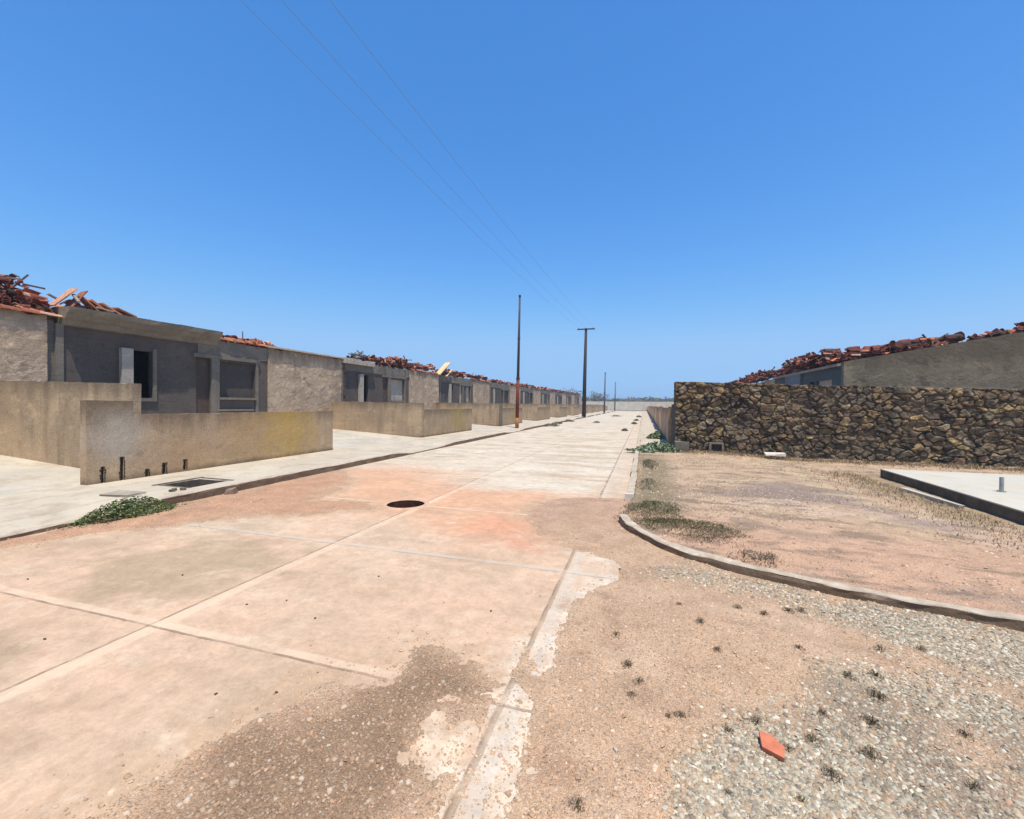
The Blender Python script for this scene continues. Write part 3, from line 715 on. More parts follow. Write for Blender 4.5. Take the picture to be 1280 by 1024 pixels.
def eave_row(parent, x, y0, y1, z, rows=2, wt=(0, 2, 8, 6, 2, 0, 0, 0)):
    b = MB(); y = y0
    while y < y1:
        for r_ in range(rows):
            if random.random() < .04: continue
            put_tile(b, Vector((x-r_*.17+random.uniform(-.012, .012), y+random.uniform(-.02, .02), z+r_*.035+random.uniform(-.008, .012))),
                     Matrix.Rotation(random.gauss(0, .04), 4, 'Z') @ Matrix.Rotation(-.05, 4, 'X'), rnd_col(wt), 1.05)
        y += .33
    return b.build('eave_tiles', M['tile'], parent, cols=True)

# ------------------------------------------------------------------ left houses
XF = -13.7; FL = .35
def roofz(x, base=3.6): return base+(XF-x)*.115
def left_house(k):
    Y = 6.9+PITCH*k; Ye = Y+6.05; Yn = Y+PITCH      # dark front Y..Ye, side bay Ye..Yn
    labels = {-1: 'tan end house at the left edge of the photo with orange eave tiles',
        0: 'nearest dark grey house on the left with cornice, doorway and framed window',
        1: 'second dark grey house on the left, pale panel filling its window',
        2: 'third house on the left, pale board standing at its near roof corner',
        3: 'fourth house on the left, just left of the rusty pole'}
    h = empty('row_house', (XF, Y+5, 0), labels.get(k, f'{lbl(min(10, k))} small tile-topped house along the left row counting from the nearest dark grey one'), 'house', 'unfinished row houses on the left')
    b = MB()
    vr = random.Random(k+40); oa = vr.uniform(-.45, .45) if k > 1 else 0; ob_ = vr.uniform(-.1, .12) if k > 1 else 0; wob = vr.choice([0, .5]) if k > 1 else 0
    if k >= 0:
        # front wall: doorway + window openings
        ops = [(Y+1.49+oa, Y+2.03+oa, 1.66 if k == 0 else .3, 3.0), (Y+3.32, Y+3.78, .1, 2.99), (Y+4.08+wob, Y+5.5+ob_, 1.72, 2.93)]
        b.wall('y', XF, XF-.15, Y+.02, Ye, .1, 3.42, ops, .5, .003)
        b.build('front_wall', M['dark'], h)
        # rendered beam on top of the dark wall
        b = MB()
        if k == 0:
            b.wall('y', XF+.03, XF-.2, Y+3.35, Y+5.1, 3.03+.0, 3.62, (), .4, .003); b.wall('y', XF+.02, XF-.2, Y+5.1, Ye, 3.12, 3.60, (), .4, .003)
        else:
            b.wall('y', XF+.03, XF-.2, Y+.02, Ye, 3.12, 3.58+.0, (), .4, .006, .03)
        b.build('beam', M['mid'], h)
        if k == 0:
            for (a, c_, zt) in ((Y-.05, Y+2.55, 3.86), (Y+2.56, Y+3.95, 3.88)):
                b = MB(); V = []; F = []
                dz = .03 if a > Y+1 else 0
                sec = [(XF+.01, 3.42), (XF+.12, 3.44), (XF+.14, 3.56), (XF+.25, 3.60), (XF+.27, 3.70), (XF+.36, 3.74), (XF+.38, zt), (XF-.3, zt+.01), (XF-.3, 3.42)]
                n_ = int((c_-a)/.2); m_ = len(sec)
                for i in range(n_+1):
                    u = a+(c_-a)*i/n_
                    for (sx, sz) in sec: V.append((sx-dz+random.uniform(-.006, .006), u, sz+random.uniform(-.006, .006)))
                for i in range(n_):
                    for j in range(m_): F.append((i*m_+j, (i+1)*m_+j, (i+1)*m_+(j+1) % m_, i*m_+(j+1) % m_))
                F += [tuple(range(m_)), tuple(range(n_*m_, n_*m_+m_))[::-1]]
                b.add(V, F); b.build('cornice', M['cornice'], h)
        elif k == 1:
            b = MB(); b.wall('y', XF+.22, XF-.25, Y-.1, Y+2.3, 3.46, 3.72, (), .25, .012, .03); b.build('cornice', m_plain('pale_ledge', (.45, .41, .36), (.3, .27, .23), 6), h)
        # light jamb pier beside the doorway
        b = MB(); b.box(XF-.14, XF+.12, Y+1.2+oa, Y+1.48+oa, .3, 3.02); b.build('jamb', M['pale'], h)
        # window/door surround
        fr = MB(); yb, ye, zb, zt = Y+1.5, Y+2.03, 1.66, 3.0
        if k == 0:
            fr.box(XF+.001, XF+.05, ye+.001, ye+.1, zb-.1, zt+.08); fr.box(XF+.001, XF+.05, yb, ye, zb-.1, zb-.001)
        fr.box(XF+.001, XF+.06, Y+3.79, Y+3.97, .3, 3.0)                               # door jamb
        fr.box(XF+.001, XF+.07, Y+3.2, Y+5.65, 3.001, 3.115)                           # lintel
        yb, ye, zb, zt = Y+4.08+wob, Y+5.5+ob_, 1.72, 2.93
        fr.box(XF+.001, XF+.05, yb-.1, yb-.001, 1.2, 3.0); fr.box(XF+.001, XF+.05, ye+.001, ye+.11, 1.2, 3.0)
        fr.build('window_frame', M['mid'], h)
        sl = MB(); sl.box(XF+.001, XF+.09, yb, ye, zb-.08, zb-.001, jit=.003); sl.box(XF+.001, XF+.07, yb-.1, ye-.1, 1.25, 1.31, jit=.003); sl.build('sill', M['cornice'], h)
        inf = MB(); inf.wall('y', XF-.11, XF-.15, yb+.001, ye-.001, zb+.001, zt-.001, (), .4); inf.build('window_infill', M['infill'] if k in (0, 3, 4, 6) else M['pale'], h)
        d = MB(); d.box(XF-.11, XF-.06, Y+3.325, Y+3.775, .1, 2.985); d.build('door', M['brown'] if k != 2 else M['pale'], h)
        b = MB(); b.box(XF-.24, XF-.02, Y-.28, Y-.14, .2, 3.5); b.box(XF-.1, XF+.05, Y-.14, Y+.01, .2, 3.45); b.build('column', M['mid'], h)
    # side bay, flush with the front, paler weathered render
    y_a = Ye+.001 if k >= 0 else Yn-9
    b = MB()
    b.wall('y', XF+.05, XF-.15, y_a, Yn-(.3 if k != 0 else .12), .1, 3.6 if k else 3.64, (), .3, .012, .03)
    b.build('bay_wall', M['side'], h)
    if k == 0:
        b = MB(); b.wall('y', XF+.16, XF-.4, Ye-.1, Yn-.05, 3.645, 3.70, (), .25, .008, .0); b.build('roof_ledge', m_plain('pale_roof_ledge', (.55, .48, .40), (.42, .35, .28), 6), h)
    if k == 1:
        b = MB(); 
        for i in range(26):
            z_ = .4+i*.125; b.box(XF-.05, XF+.07+random.uniform(-.03, .03), Y-.02+random.uniform(-.04, .02), Y+.16, z_, z_+.11, jit=.01)
        b.build('brick_edge', m_plain('dark_bricks', (.09, .05, .04), (.14, .10, .085), 20), h)
    # rear and side walls, pitched roof slab
    b = MB(); ya = y_a if k < 0 else Y+.02
    b.wall('x', ya, ya+.14, XF-6.5, XF-.151, .1, lambda u: roofz(u)-.12, (), 1.); b.wall('x', Yn-.3, Yn-.16, XF-6.5, XF-.151, .1, lambda u: roofz(u)-.12, (), 1.)
    b.wall('y', XF-6.5, XF-6.65, ya, Yn-.16, .1, 4.3, (), 1.)
    b.build('rear_walls', M['mid'], h)
    b = MB(); V = []; 
    for z_ in (-.10, 0.0):
        for y_ in (ya+.01, Yn-.03):
            for x_ in (XF-.21, XF-6.9): V.append((x_, y_, roofz(x_)+z_))
    b.add(V, [(0, 1, 3, 2), (4, 6, 7, 5), (0, 4, 5, 1), (2, 3, 7, 6), (0, 2, 6, 4), (1, 5, 7, 3)]); b.build('roof', M['roof'], h)
    if k in (-1,): eave_row(h, XF+.06, Yn-5.2, Yn-.02, 3.60, 3)
    if k in (1, 2, 4, 5): eave_row(h, XF+.02, Ye+(.3 if k == 1 else 0), Yn-.2, 3.60, 2)
    if k in (3, 6): eave_row(h, XF+.02, Ye+2, Yn-.2, 3.60, 2)
    if k == 0: eave_row(h, XF+.04, Y+4.2, Ye+.2, 3.66, 2)
    return h
for k in range(-1, 9): left_house(k)
Z = lambda x, y: roofz(x)
heap('tile_heap', [(-14.7, -13.95, 4.2, 6.75, Z, .62, 420, 'stack'), (-14.9, -13.85, 4, 6.8, Z, .85, 520, 'loose')], 'dark red broken roof tiles piled on the house at the left edge of the photo', (5, 4, 1, 1, 1, 3, 5, 3), wood=8)
Z2 = lambda x, y: roofz(x)+.05
def plates(lst, label):
    b = MB()
    for (p, az_, tl, L, W, col) in lst:
        Mx = Matrix.Translation(p) @ Matrix.Rotation(az_, 4, 'Z') @ Matrix.Rotation(tl, 4, 'X'); b.box(-W/2, W/2, -L/2, L/2, -.02, .02, Mx, col, .01)
    return b
o = heap('tile_heap', [(-14.5, -13.6, 7.0, 7.9, Z2, .55, 60, 'loose'), (-14.5, -13.7, 7.7, 9.1, Z2, .35, 110, 'loose')], 'loose leaning orange tiles on the roof corner above the nearest cornice', (3, 5, 6, 5, 4, 2, 2, 1), 1.15, wood=3)
b = MB()
for (y, l, t_) in ((7.0, .7, .85), (7.25, .6, .95), (7.55, .55, -.7), (7.75, .6, -.6), (8.0, .6, -.5), (8.3, .5, -.35)):
    Mx = Matrix.Translation((-13.85, y, 4.02+.12*(y < 7.4))) @ Matrix.Rotation(t_, 4, 'X'); b.box(-.14, .14, -l/2, l/2, -.02, .02, Mx, random.choice([(.50, .27, .18), (.42, .17, .10), (.3, .12, .08)]), .015)
ob = b.build('roof_slab_pieces', M['tile'], cols=True); tag(ob, 'leaning flat terracotta slabs forming a small tent on the roof above the nearest cornice', 'roof tiles', kind='stuff')
heap('tile_heap', [(-14.4, -13.7, 10.9, 13.3, Z2, .17, 170, 'loose')], 'scattered orange tiles over the framed window of the nearest dark house', (2, 5, 8, 5, 3, 2, 1, 1), wood=1)
heap('tile_heap', [(-14.5, -13.8, 18.6, 18.95, Z2, .5, 30, 'loose'), (-14.5, -13.8, 19.1, 20.5, Z2, .42, 110, 'loose'), (-14.4, -13.7, 20.3, 23.6, Z2, .62, 240, 'loose'), (-15, -13.9, 23, 27.3, Z2, .5, 260, 'stack')], 'mixed red tiles and dark scraps heaped on the second left house', (4, 5, 5, 3, 2, 4, 3, 3), 1.1, wood=14)
heap('tile_heap', [(-14.5, -13.7, 27.9, 32, Z2, .5, 200, 'loose'), (-14.8, -13.7, 32, 37.5, Z2, .45, 200, 'stack')], 'rough tile and timber heap on the third left house beyond the pale board', (4, 5, 5, 3, 2, 4, 3, 3), 1.15, wood=14)
for k in range(3, 9):
    Y = 6.9+PITCH*k
    heap('tile_heap', [(-14.8, -13.6, Y+.5, Y+9.8, Z2, .38 if k != 3 else .22, 170 if k > 3 else 90, 'loose')], f'red and dark tile heap on the {lbl(k)} house of the left row', (5, 6, 5, 2, 1, 4, 3, 3), 1.3, wood=8)
# pale board
b = MB(); Mx = Matrix.Translation((-13.6, 27.6, 4.0)) @ Matrix.Rotation(R(-4), 4, 'Z') @ Matrix.Rotation(R(33), 4, 'X')
b.box(-.22, .22, -.8, .95, -.03, .03, Mx, jit=.01)
tag(b.build('wood_board', M['board']), 'pale yellow board tilted up on the roof edge between second and third left houses', 'board')
b = MB(); Mx = Matrix.Translation((-13.5, 28.5, 3.78)) @ Matrix.Rotation(R(8), 4, 'Z') @ Matrix.Rotation(R(24), 4, 'X')
b.box(-.05, .05, -.7, .7, -.03, .03, Mx, jit=.01)
tag(b.build('wood_batten', M['board']), 'narrow pale batten lying right beside the tilted board on the roof', 'batten')
b = MB(); b.tube([(-13.9, 12.05, 3.6), (-13.9, 12.06, 3.9), (-13.89, 12.05, 4.12)], [.02, .018, .014], 6)
tag(b.build('rebar_stub', M['poletop']), 'short dark steel rod sticking up from the nearest dark house roof', 'steel rod')

# ------------------------------------------------------------------ poles and wires
p1 = empty('steel_pole', (-7.38, 25.2, 0), 'tall slim steel pole, rusty red below and dark above, on the left sidewalk', 'pole')
def seg(z0, z1, r0_, r1_, nm, mat):
    b = MB(); f = lambda z: (-7.38+.012*z, 25.2, z); b.tube([f(z0), f((z0+z1)/2), f(z1)], [r0_, (r0_+r1_)/2, r1_], 14); return b.build(nm, mat, p1, True)
seg(.1, .75, .115, .112, 'foot', M['rustlight']); seg(.75, 3.15, .108, .1, 'lower_shaft', M['rust']); seg(3.15, 8.1, .088, .055, 'upper_shaft', M['poletop']); seg(8.1, 8.22, .07, .07, 'cap', M['poletop'])
b = MB(); 
for z_ in (3.15, 5.6):
    b = MB(); b.tube([(-7.38+.012*z_, 25.2, z_-.06), (-7.38+.012*z_, 25.2, z_+.06)], .115 if z_ < 4 else .085, 14); b.build('collar', M['poletop'], p1)
p2 = empty('utility_pole', (-6.95, 52.7, 0), 'dark utility pole with a crossarm carrying the wires over the street', 'utility pole')
b = MB(); b.tube([(-6.95, 52.7, .05), (-6.9, 52.7, 5), (-6.82, 52.7, 10.85)], [.26, .21, .15], 14); b.build('shaft', M['polewood'], p2, True)
b = MB(); b.box(-7.85, -5.75, 52.52, 52.66, 10.68, 10.82); b.build('crossarm', M['polewood'], p2)
for x_ in (-7.7, -6.8, -5.9):
    b = MB(); b.tube([(x_, 52.59, 10.82), (x_, 52.59, 10.87), (x_, 52.59, 10.90), (x_, 52.59, 10.97)], [.02, .06, .06, .03], 8); b.build('insulator', M['metalg'], p2)
for (x_, y_, h_, lb) in ((-6.95, 81, 7.45, 'thin grey pole standing left of the street, first beyond the crossarm pole'), (-7.0, 112, 7.2, 'thin grey pole farthest down the street near the white end wall')):
    b = MB(); b.tube([(x_, y_, 0), (x_+.1, y_, h_)], [.17, .11], 10); b.build('shaft', M['greypole'], (pp := empty('street_pole', (x_, y_, 0), lb, 'pole')), True)
    b = MB(); b.tube([(x_+.1, y_, h_-.02), (x_+.1, y_, h_+.12)], .15, 10); b.build('cap', M['greypole'], pp)
b = MB(); b.tube([(6.9, 150, 0), (6.9, 150, 4.6)], [.2, .12], 8); b.box(6.3, 7.5, 149.95, 150.05, 4.2, 4.32)
tag(b.build('distant_post', M['greypole']), 'tiny grey post far beyond the white end wall', 'post')
for x_, nm in ((-7.7, 'left'), (-6.8, 'middle'), (-5.9, 'right')):
    pts = []
    for i in range(61):
        y_ = 52.59-95*i/60; u = (y_-5.09)/47.5; pts.append((x_-(.1 if x_ < -7 else 0)*(1-u*u), y_, 9.35+(10.97-9.35)*u*u + (.25 if x_ < -7 else 0)*(1-u*u)))
    b = MB(); b.tube(pts, .0052, 5); tag(b.build('overhead_wire', M['wire'], smooth=True), f'{nm} one of the three thin wires crossing the sky to the crossarm pole', 'wire', 'overhead wires')

# ------------------------------------------------------------------ stone wall on the right
def stone_wall():
    rs = np.random.RandomState(5)
    x0, x1, z0 = 1.03, 14.5, -.05; zt = lambda x: 2.40-.0285*(x-1.03)
    dx = .017; nx_ = int((x1-x0)/dx); nz_ = int(2.42/dx)
    gx, gz = np.meshgrid(np.linspace(x0, x1, nx_), np.linspace(0, 1, nz_), indexing='ij')
    top = zt(gx)+fbm(gx*2.3, gx*0+3, 5, 3)*.05+fbm(gx*9, gx*0+3, 7, 3)*.035; Zc = z0+(top-z0)*gz
    cw, ch = .25, .185
    wx = gx+fbm(gx*3, Zc*3, 31, 3)*.20+fbm(gx*11, Zc*11, 34, 3)*.06; wz = Zc+fbm(gx*3, Zc*3, 32, 3)*.16+fbm(gx*11, Zc*11, 35, 3)*.05
    ci = np.floor(wx/cw).astype(int); cj = np.floor(wz/ch).astype(int)
    d1 = np.full(gx.shape, 9.); d2 = np.full(gx.shape, 9.); cid = np.zeros(gx.shape, int)
    for a in (-2, -1, 0, 1, 2):
        for b_ in (-2, -1, 0, 1, 2):
            I, J = ci+a, cj+b_; o = np.zeros_like(I)
            jx = (I+.5+(_h(I, J, o, 1)-.5)*1.0+(J % 2)*.5)*cw; jz = (J+.5+(_h(I, J, o, 2)-.5)*.95)*ch
            sx = .6+_h(I, J, o, 3)*1.0; sz = .6+_h(I, J, o, 4)*1.0
            d = np.maximum(np.abs((wx-jx)/cw/sx)*.9, np.abs((wz-jz)/ch/sz)*.9)*.45+np.hypot((wx-jx)/cw/sx, (wz-jz)/ch/sz)*.6
            idn = (I*7919+J*104729)
            near = d < d1
            d2 = np.where(near, d1, np.minimum(d2, d)); cid = np.where(near, idn, cid); d1 = np.where(near, d, d1)
    e = np.clip((d2-d1+fbm(gx*14, Zc*14, 47, 3)*.16)/.22, 0, 1); face = sst(.0, .8, e)*(.6+.8*vn(gx*3, Zc*3, 77))
    h1 = _h(cid, cid*0, cid*0, 6); h2 = _h(cid, cid*0, cid*0, 7); h3 = _h(cid, cid*0, cid*0, 8)
    disp = face*(.035+.06*h1)+fbm(gx*7, Zc*7, 41, 5)*.11*face+(h3-.5)*.9*(gz*0+1)*0
    disp += face*((wx/cw % 1)-.5)*(h2-.5)*.05
    Yc = 15.55-disp
    pal = np.array([(.165, .125, .075), (.19, .14, .08), (.135, .10, .068), (.085, .066, .05), (.17, .14, .10), (.215, .16, .085), (.12, .098, .075), (.15, .105, .065), (.07, .056, .046), (.13, .11, .08)])
    C = pal[(h1*len(pal)).astype(int) % len(pal)]*(.8+.5*h2[..., None])
    mort = np.array((.075, .062, .045))*(.6+1.6*sst(-.05, .2, fbm(gx*1.3, Zc*1.3, 44, 4)))[..., None]; C = C*face[..., None]+mort*(1-face[..., None])
    C = C*(1+1.7*fbm(gx*8, Zc*12, 45, 5))[..., None]; pat = sst(.03, .16, fbm(gx*4.4, Zc*5.4, 46, 5))[..., None]*.65; C = C*(1-pat)+np.array((.12, .088, .055))*pat; C = np.clip(C*np.array((1.08, 1.04, 1.0)), .01, .5)
    V = np.stack([gx, Yc, Zc], -1).reshape(-1, 3); C = C.reshape(-1, 3)
    i, j = np.meshgrid(np.arange(nx_-1), np.arange(nz_-1), indexing='ij')
    F = np.stack([i*nz_+j, (i+1)*nz_+j, (i+1)*nz_+j+1, i*nz_+j+1], -1).reshape(-1, 4)
    # back, left end and top skins
    nv = len(V); back = np.stack([gx[:, -1], gx[:, 0]*0+15.85, top[:, 0]-.01], -1); backb = np.stack([gx[:, 0], gx[:, 0]*0+15.85, gx[:, 0]*0+z0], -1)
    V = np.vstack([V, back, backb]); C = np.vstack([C, np.tile(pal[2], (2*nx_, 1))])
    ii = np.arange(nx_-1)
    Ft = np.stack([ii*nz_+nz_-1, (ii+1)*nz_+nz_-1, nv+ii+1, nv+ii], -1); Fb = np.stack([nv+ii, nv+ii+1, nv+nx_+ii+1, nv+nx_+ii], -1)
    jj = np.arange(nz_-1)
    F = np.vstack([F, Ft, Fb])
    root = empty('stone_wall', (7, 15.7, 0), 'rough brown fieldstone wall across the right side, behind the dirt lot', 'wall')
    raw_mesh('stone_face', V, F.copy(), M['stone'], C, False, root)
    b = MB(); V2 = []; F2 = []; n_ = 60
    for i_ in range(n_+1):
        z_ = z0+(2.39-z0)*i_/n_
        for j_ in range(9):
            y_ = 15.51+(17.3-15.51)*j_/8 if i_ < 42 else 15.51+.34*j_/8
            V2.append((1.035-.05*abs(math.sin(z_*13+j_*1.7))*(0 < j_ < 8), y_, z_))
    for i_ in range(n_):
        for j_ in range(8): F2.append((i_*9+j_, i_*9+j_+1, (i_+1)*9+j_+1, (i_+1)*9+j_))
    b.add(V2, F2)
    # thickness of the return
    b.box(1.04, 1.3, 15.86, 17.3, z0, 1.62)
    b.build('return_face', m_plain('return_stone', (.13, .10, .065), (.07, .055, .04), 5, .9, .03), root)
    b = MB(); b.wall('x', 15.58, 15.87, 7.2, 14.5, lambda u: zt(u)+.0, lambda u: zt(u)+.035, (), .3, .006); b.build('coping', M['cornice'], root)
    return root
stone_wall()
mb = empty('meter_box', (2.28, 15.35, .2), 'small white-rimmed meter box set low in the stone wall', 'box')
b = MB(); b.box(2.07, 2.5, 15.30, 15.5, .06, .12); b.box(2.07, 2.13, 15.30, 15.5, .12, .36); b.box(2.44, 2.5, 15.30, 15.5, .12, .36); b.box(2.07, 2.5, 15.30, 15.5, .36, .40); b.build('rim', M['cornice'], mb)
b = MB(); b.box(2.13, 2.44, 15.42, 15.5, .12, .36); b.build('niche', M['rubble'], mb)
b = MB(); b.box(-.28, .28, -.1, .1, 0, .09, Matrix.Translation((3.85, 14.9, .09)) @ Matrix.Rotation(.1, 4, 'Z'), jit=.02)
tag(b.build('plaster_chunk', M['white']), 'white broken plaster chunk on the dirt in front of the stone wall', 'plaster chunk')
b = MB(); b.box(1.0, 1.42, 15.0, 15.35, -.02, .42, jit=.02); tag(b.build('concrete_block', M['mid']), 'dark grey concrete block at the left foot of the stone wall', 'block')

# low wall continuing along the right sidewalk
def rw(k):
    y0 = 17.35+PITCH*k if k else 17.35; y1 = y0+PITCH-.05
    h = empty('side_wall', (.98, y0, 0), f'{lbl(k)} stretch of low brown wall along the right sidewalk past the stone wall', 'wall', 'low walls on the right sidewalk')
    b = MB(); b.wall('y', .95, 1.1, y0, y1-2.6, .05, 1.5-.02*k, (), .5, .004, .01); b.wall('y', 1.0, 1.1, y1-2.599, y1-.2, .05, 1.28, (), .5, .004); b.build('wall', M['rightwall'], h)
    b = MB(); b.box(.9, 1.12, y0-.04, y0+.2, .05, 1.56-.02*k); b.build('pier', M['rightwall'], h)
for k in range(0, 10): rw(k)

# ------------------------------------------------------------------ right houses
XR = 6.75; gz_ = lambda x: 3.22+(x-XR)*.178
rh = empty('corner_house', (XR, 22, 0), 'large brown-grey gable house behind the stone wall at the right edge', 'house', 'houses on the right')
b = MB(); b.wall('x', 18.0, 18.2, XR, 14.8, 0, gz_, (), .3, .006, .012); b.build('gable_wall', M['gable'], rh)
b = MB(); b.wall('y', XR+.001, XR+.16, 18.201, 26.4, 0, 3.15, [(19.0, 20.5, 1.2, 2.66), (20.7, 21.3, .1, 2.66)], .5, .004, .01); b.build('front_wall', M['bluedark'], rh)
b = MB(); b.box(XR+.09, XR+.14, 19.001, 20.499, 1.201, 2.659); b.build('window_infill', M['pale'], rh)
b = MB(); b.box(XR-.10, XR+.0, 22.1, 24.2, 0, 3.12, jit=.01); b.build('pier', M['blue'], rh)
b = MB(); b.wall('x', 26.3, 26.45, XR+.17, 14.8, 0, gz_, (), .6); b.build('rear_wall', M['mid'], rh)
b = MB(); V = []
for dz in (-.1, 0.):
    for y_ in (18.21, 26.28):
        for x_ in (XR-.12, 14.8): V.append((x_, y_, gz_(x_)+dz-.03))
b.add(V, [(0, 1, 3, 2), (4, 6, 7, 5), (0, 4, 5, 1), (2, 3, 7, 6), (0, 2, 6, 4), (1, 5, 7, 3)]); b.build('roof', M['roof'], rh)
for k in range(4):
    y0 = 28.3+k*PITCH
    h = empty('far_house', (XR, y0, 0), f'{lbl(k)} roofless grey house hidden behind the right corner house', 'house', 'houses on the right')
    b = MB(); b.wall('x', y0, y0+.2, XR, 13, 0, lambda u: gz_(u)-.1, (), .6, .006); b.build('gable_wall', M['gable'], h)
    b = MB(); b.wall('y', XR, XR+.16, y0+.201, y0+9, 0, 3.05, (), .6, .004); b.build('front_wall', M['bluedark'], h)
GZF = lambda x, y: gz_(x)-.02
W2 = (8, 6, 2, 1, 1, 5, 6, 3)
heap('tile_heap', [(6.8, 8.0, 18.3, 25.0, GZF, .6, 520, 'stack'), (6.7, 7.8, 20.5, 25.6, GZF, .85, 420, 'loose'), (6.7, 7.6, 18.4, 20.5, GZF, .45, 110, 'loose')], 'thick dark red tile pile along the eave of the right corner house', W2, 1.1, wood=5)
heap('tile_heap', [(6.9, 8.6, 18.25, 19.4, GZF, .22, 200, 'stack'), (8.3, 10.2, 18.25, 19.3, GZF, .34, 260, 'stack'), (8.2, 10.1, 18.25, 19.0, GZF, .34, 120, 'loose')], 'red tile pile in the middle of the gable edge of the right corner house', W2, 1.05, wood=5)
heap('tile_heap', [(10.9, 12.2, 18.25, 19.3, GZF, .14, 90, 'loose'), (12.0, 14.3, 18.25, 19.3, GZF, .36, 190, 'loose')], 'dark tile scraps high on the gable at the right edge of the photo', (5, 4, 1, 1, 1, 5, 5, 3), 1.05, wood=3)
heap('tile_heap', [(6.8, 8.6, 28.5, 34.5, GZF, .75, 420, 'stack'), (6.6, 7.9, 28.6, 36, GZF, .55, 240, 'loose')], 'red tile pile on the house behind the right corner house, left of it', W2, 1.2, wood=8)
heap('tile_heap', [(6.6, 8.2, 37, 45, GZF, .4, 260, 'loose')], 'farthest low tile pile peeking over the left end of the stone wall', W2, 1.3, wood=4)

# white floor slab in the lot
sl = empty('floor_slab', (6, 9, 0), 'white concrete floor slab with dark edge in the right lot', 'slab')
P_ = [(5.34, 12.2), (5.25, 10.0), (5.13, 7.9), (5.03, 6.2), (14.5, 6.2), (14.5, 12.3)]
b = MB(); V = [(x, y, .165) for x, y in P_]+[(x, y, .145) for x, y in P_]; n_ = 6
b.add(V, [tuple(range(6))[::-1], tuple(range(6, 12))]+[(i, (i+1) % 6, 6+(i+1) % 6, 6+i) for i in range(6)]); b.build('top', M['slabtop'], sl)
b = MB(); V = [(x+.006, y, .144) for x, y in P_]+[(x+.006, y, -.2) for x, y in P_]
b.add(V, [tuple(range(6))[::-1], tuple(range(6, 12))]+[(i, (i+1) % 6, 6+(i+1) % 6, 6+i) for i in range(6)]); b.build('edge', M['slabside'], sl)
b = MB(); b.tube([(5.95, 9.6, .15), (5.95, 9.6, .42)], .03, 10); b.tube([(5.95, 9.6, .166), (5.95, 9.6, .185)], .06, 10)
tag(b.build('pipe_stub', M['metalg']), 'short grey pipe stub standing on the white floor slab', 'pipe')
b = MB(); b.box(-.05, .05, -.75, .75, 0, .05, Matrix.Translation((4.95, 9.6, -.02)) @ Matrix.Rotation(.05, 4, 'Z'), jit=.012)
tag(b.build('concrete_strip', M['walk']), 'narrow pale concrete strip lying at the foot of the white slab edge', 'concrete strip')

# ------------------------------------------------------------------ end wall and far scrub
ew = empty('perimeter_wall', (0, 120, 0), 'long white perimeter wall closing the far end of the street', 'wall')
b = MB(); b.wall('x', 120.2, 120.4, -60, 50, -.05, lambda u: 2.55+.003*u, (), 3.); b.build('wall', M['endwall'], ew)
for i in range(28):
    b = MB(); x_ = -58+4*i; b.box(x_-.15, x_+.15, 120.08, 120.199, -.05, 2.62); b.build('pier', M['endwall'], ew)
def scrub_tree(x, y, h, w, seed, label, dens=1.):
    rs = random.Random(seed); root = empty('scrub_tree', (x, y, 0), label, 'tree', 'trees beyond the end wall')
    b = MB(); tips = []
    nst = rs.randint(3, 5)
    for k in range(nst):
        a = rs.uniform(0, 6.28); p = Vector((x, y, 0)); d = Vector((math.cos(a)*.45, math.sin(a)*.45, 1)).normalized(); pts = [p.copy()]
        for q in range(5):
            d = (d+Vector((rs.gauss(0, .3), rs.gauss(0, .3), rs.uniform(-.1, .2)))).normalized(); p = p+d*h*.17; pts.append(p.copy()); tips.append(p.copy())
        b.tube(pts, [.16*(1-i/7)*h/6 for i in range(6)], 5)
        for q in (2, 3, 4, 5):
            e = pts[q]+Vector((rs.gauss(0, w*.25), rs.gauss(0, w*.25), rs.uniform(0, h*.2))); b.tube([pts[q], (pts[q]+e)/2+Vector((0, 0, .1)), e], [.06*h/6, .04*h/6, .02*h/6], 4); tips.append(e)
    b.build('trunk', M['bark'], root)
    n_ = int(900*dens); V = np.zeros((n_*4, 3)); C = np.zeros((n_*4, 3)); 
    for i in range(n_):
        t_ = tips[rs.randrange(len(tips))]; c_ = Vector((t_.x+rs.gauss(0, w*.13), t_.y+rs.gauss(0, w*.13), max(.1, t_.z+rs.gauss(0, h*.07))))
        s_ = rs.uniform(.1, .22)*h/5; u_ = Vector((rs.gauss(0, 1), rs.gauss(0, 1), rs.gauss(0, .6))).normalized(); v_ = u_.cross(Vector((rs.gauss(0, 1), rs.gauss(0, 1), rs.gauss(0, 1)))).normalized()
        V[i*4:i*4+4] = [c_-u_*s_-v_*s_*.5, c_+u_*s_-v_*s_*.4, c_+u_*s_+v_*s_*.5, c_-u_*s_*.9+v_*s_*.4]
        f = rs.uniform(.7, 1.3); C[i*4:i*4+4] = np.array([.13, .135, .09])*f
    raw_mesh('crown', V, np.arange(n_*4).reshape(-1, 4), M['leaf'], C, False, root)
trees = [(-24, 165, 7.5, 9, 'broad dry tree, leftmost and tallest beyond the white end wall'), (-17.5, 168, 6.6, 7, 'second dry tree from the left beyond the white end wall, touching the broad one'),
         (-11, 190, 5.6, 8, 'low grey-green tree just right of the thin street poles'), (-3, 205, 5.0, 8, 'low rounded tree above the middle of the white end wall'),
         (5.5, 200, 5.0, 8, 'small dark tree right of the middle of the white end wall'), (11.5, 190, 5.6, 8, 'dark dry tree by the tiny post, rightmost beyond the end wall')]
for i, (x, y, h, w, lb) in enumerate(trees): scrub_tree(x, y, h, w, i+3, lb)
rs = np.random.RandomState(3); n_ = 26000
cxs = rs.uniform(-160, 120, n_); cys = 215+rs.rand(n_)*60; hh = 2.2+3.2*vn(cxs*.06, cys*.05, 8)+1.2*vn(cxs*.3, cys*.3, 9)
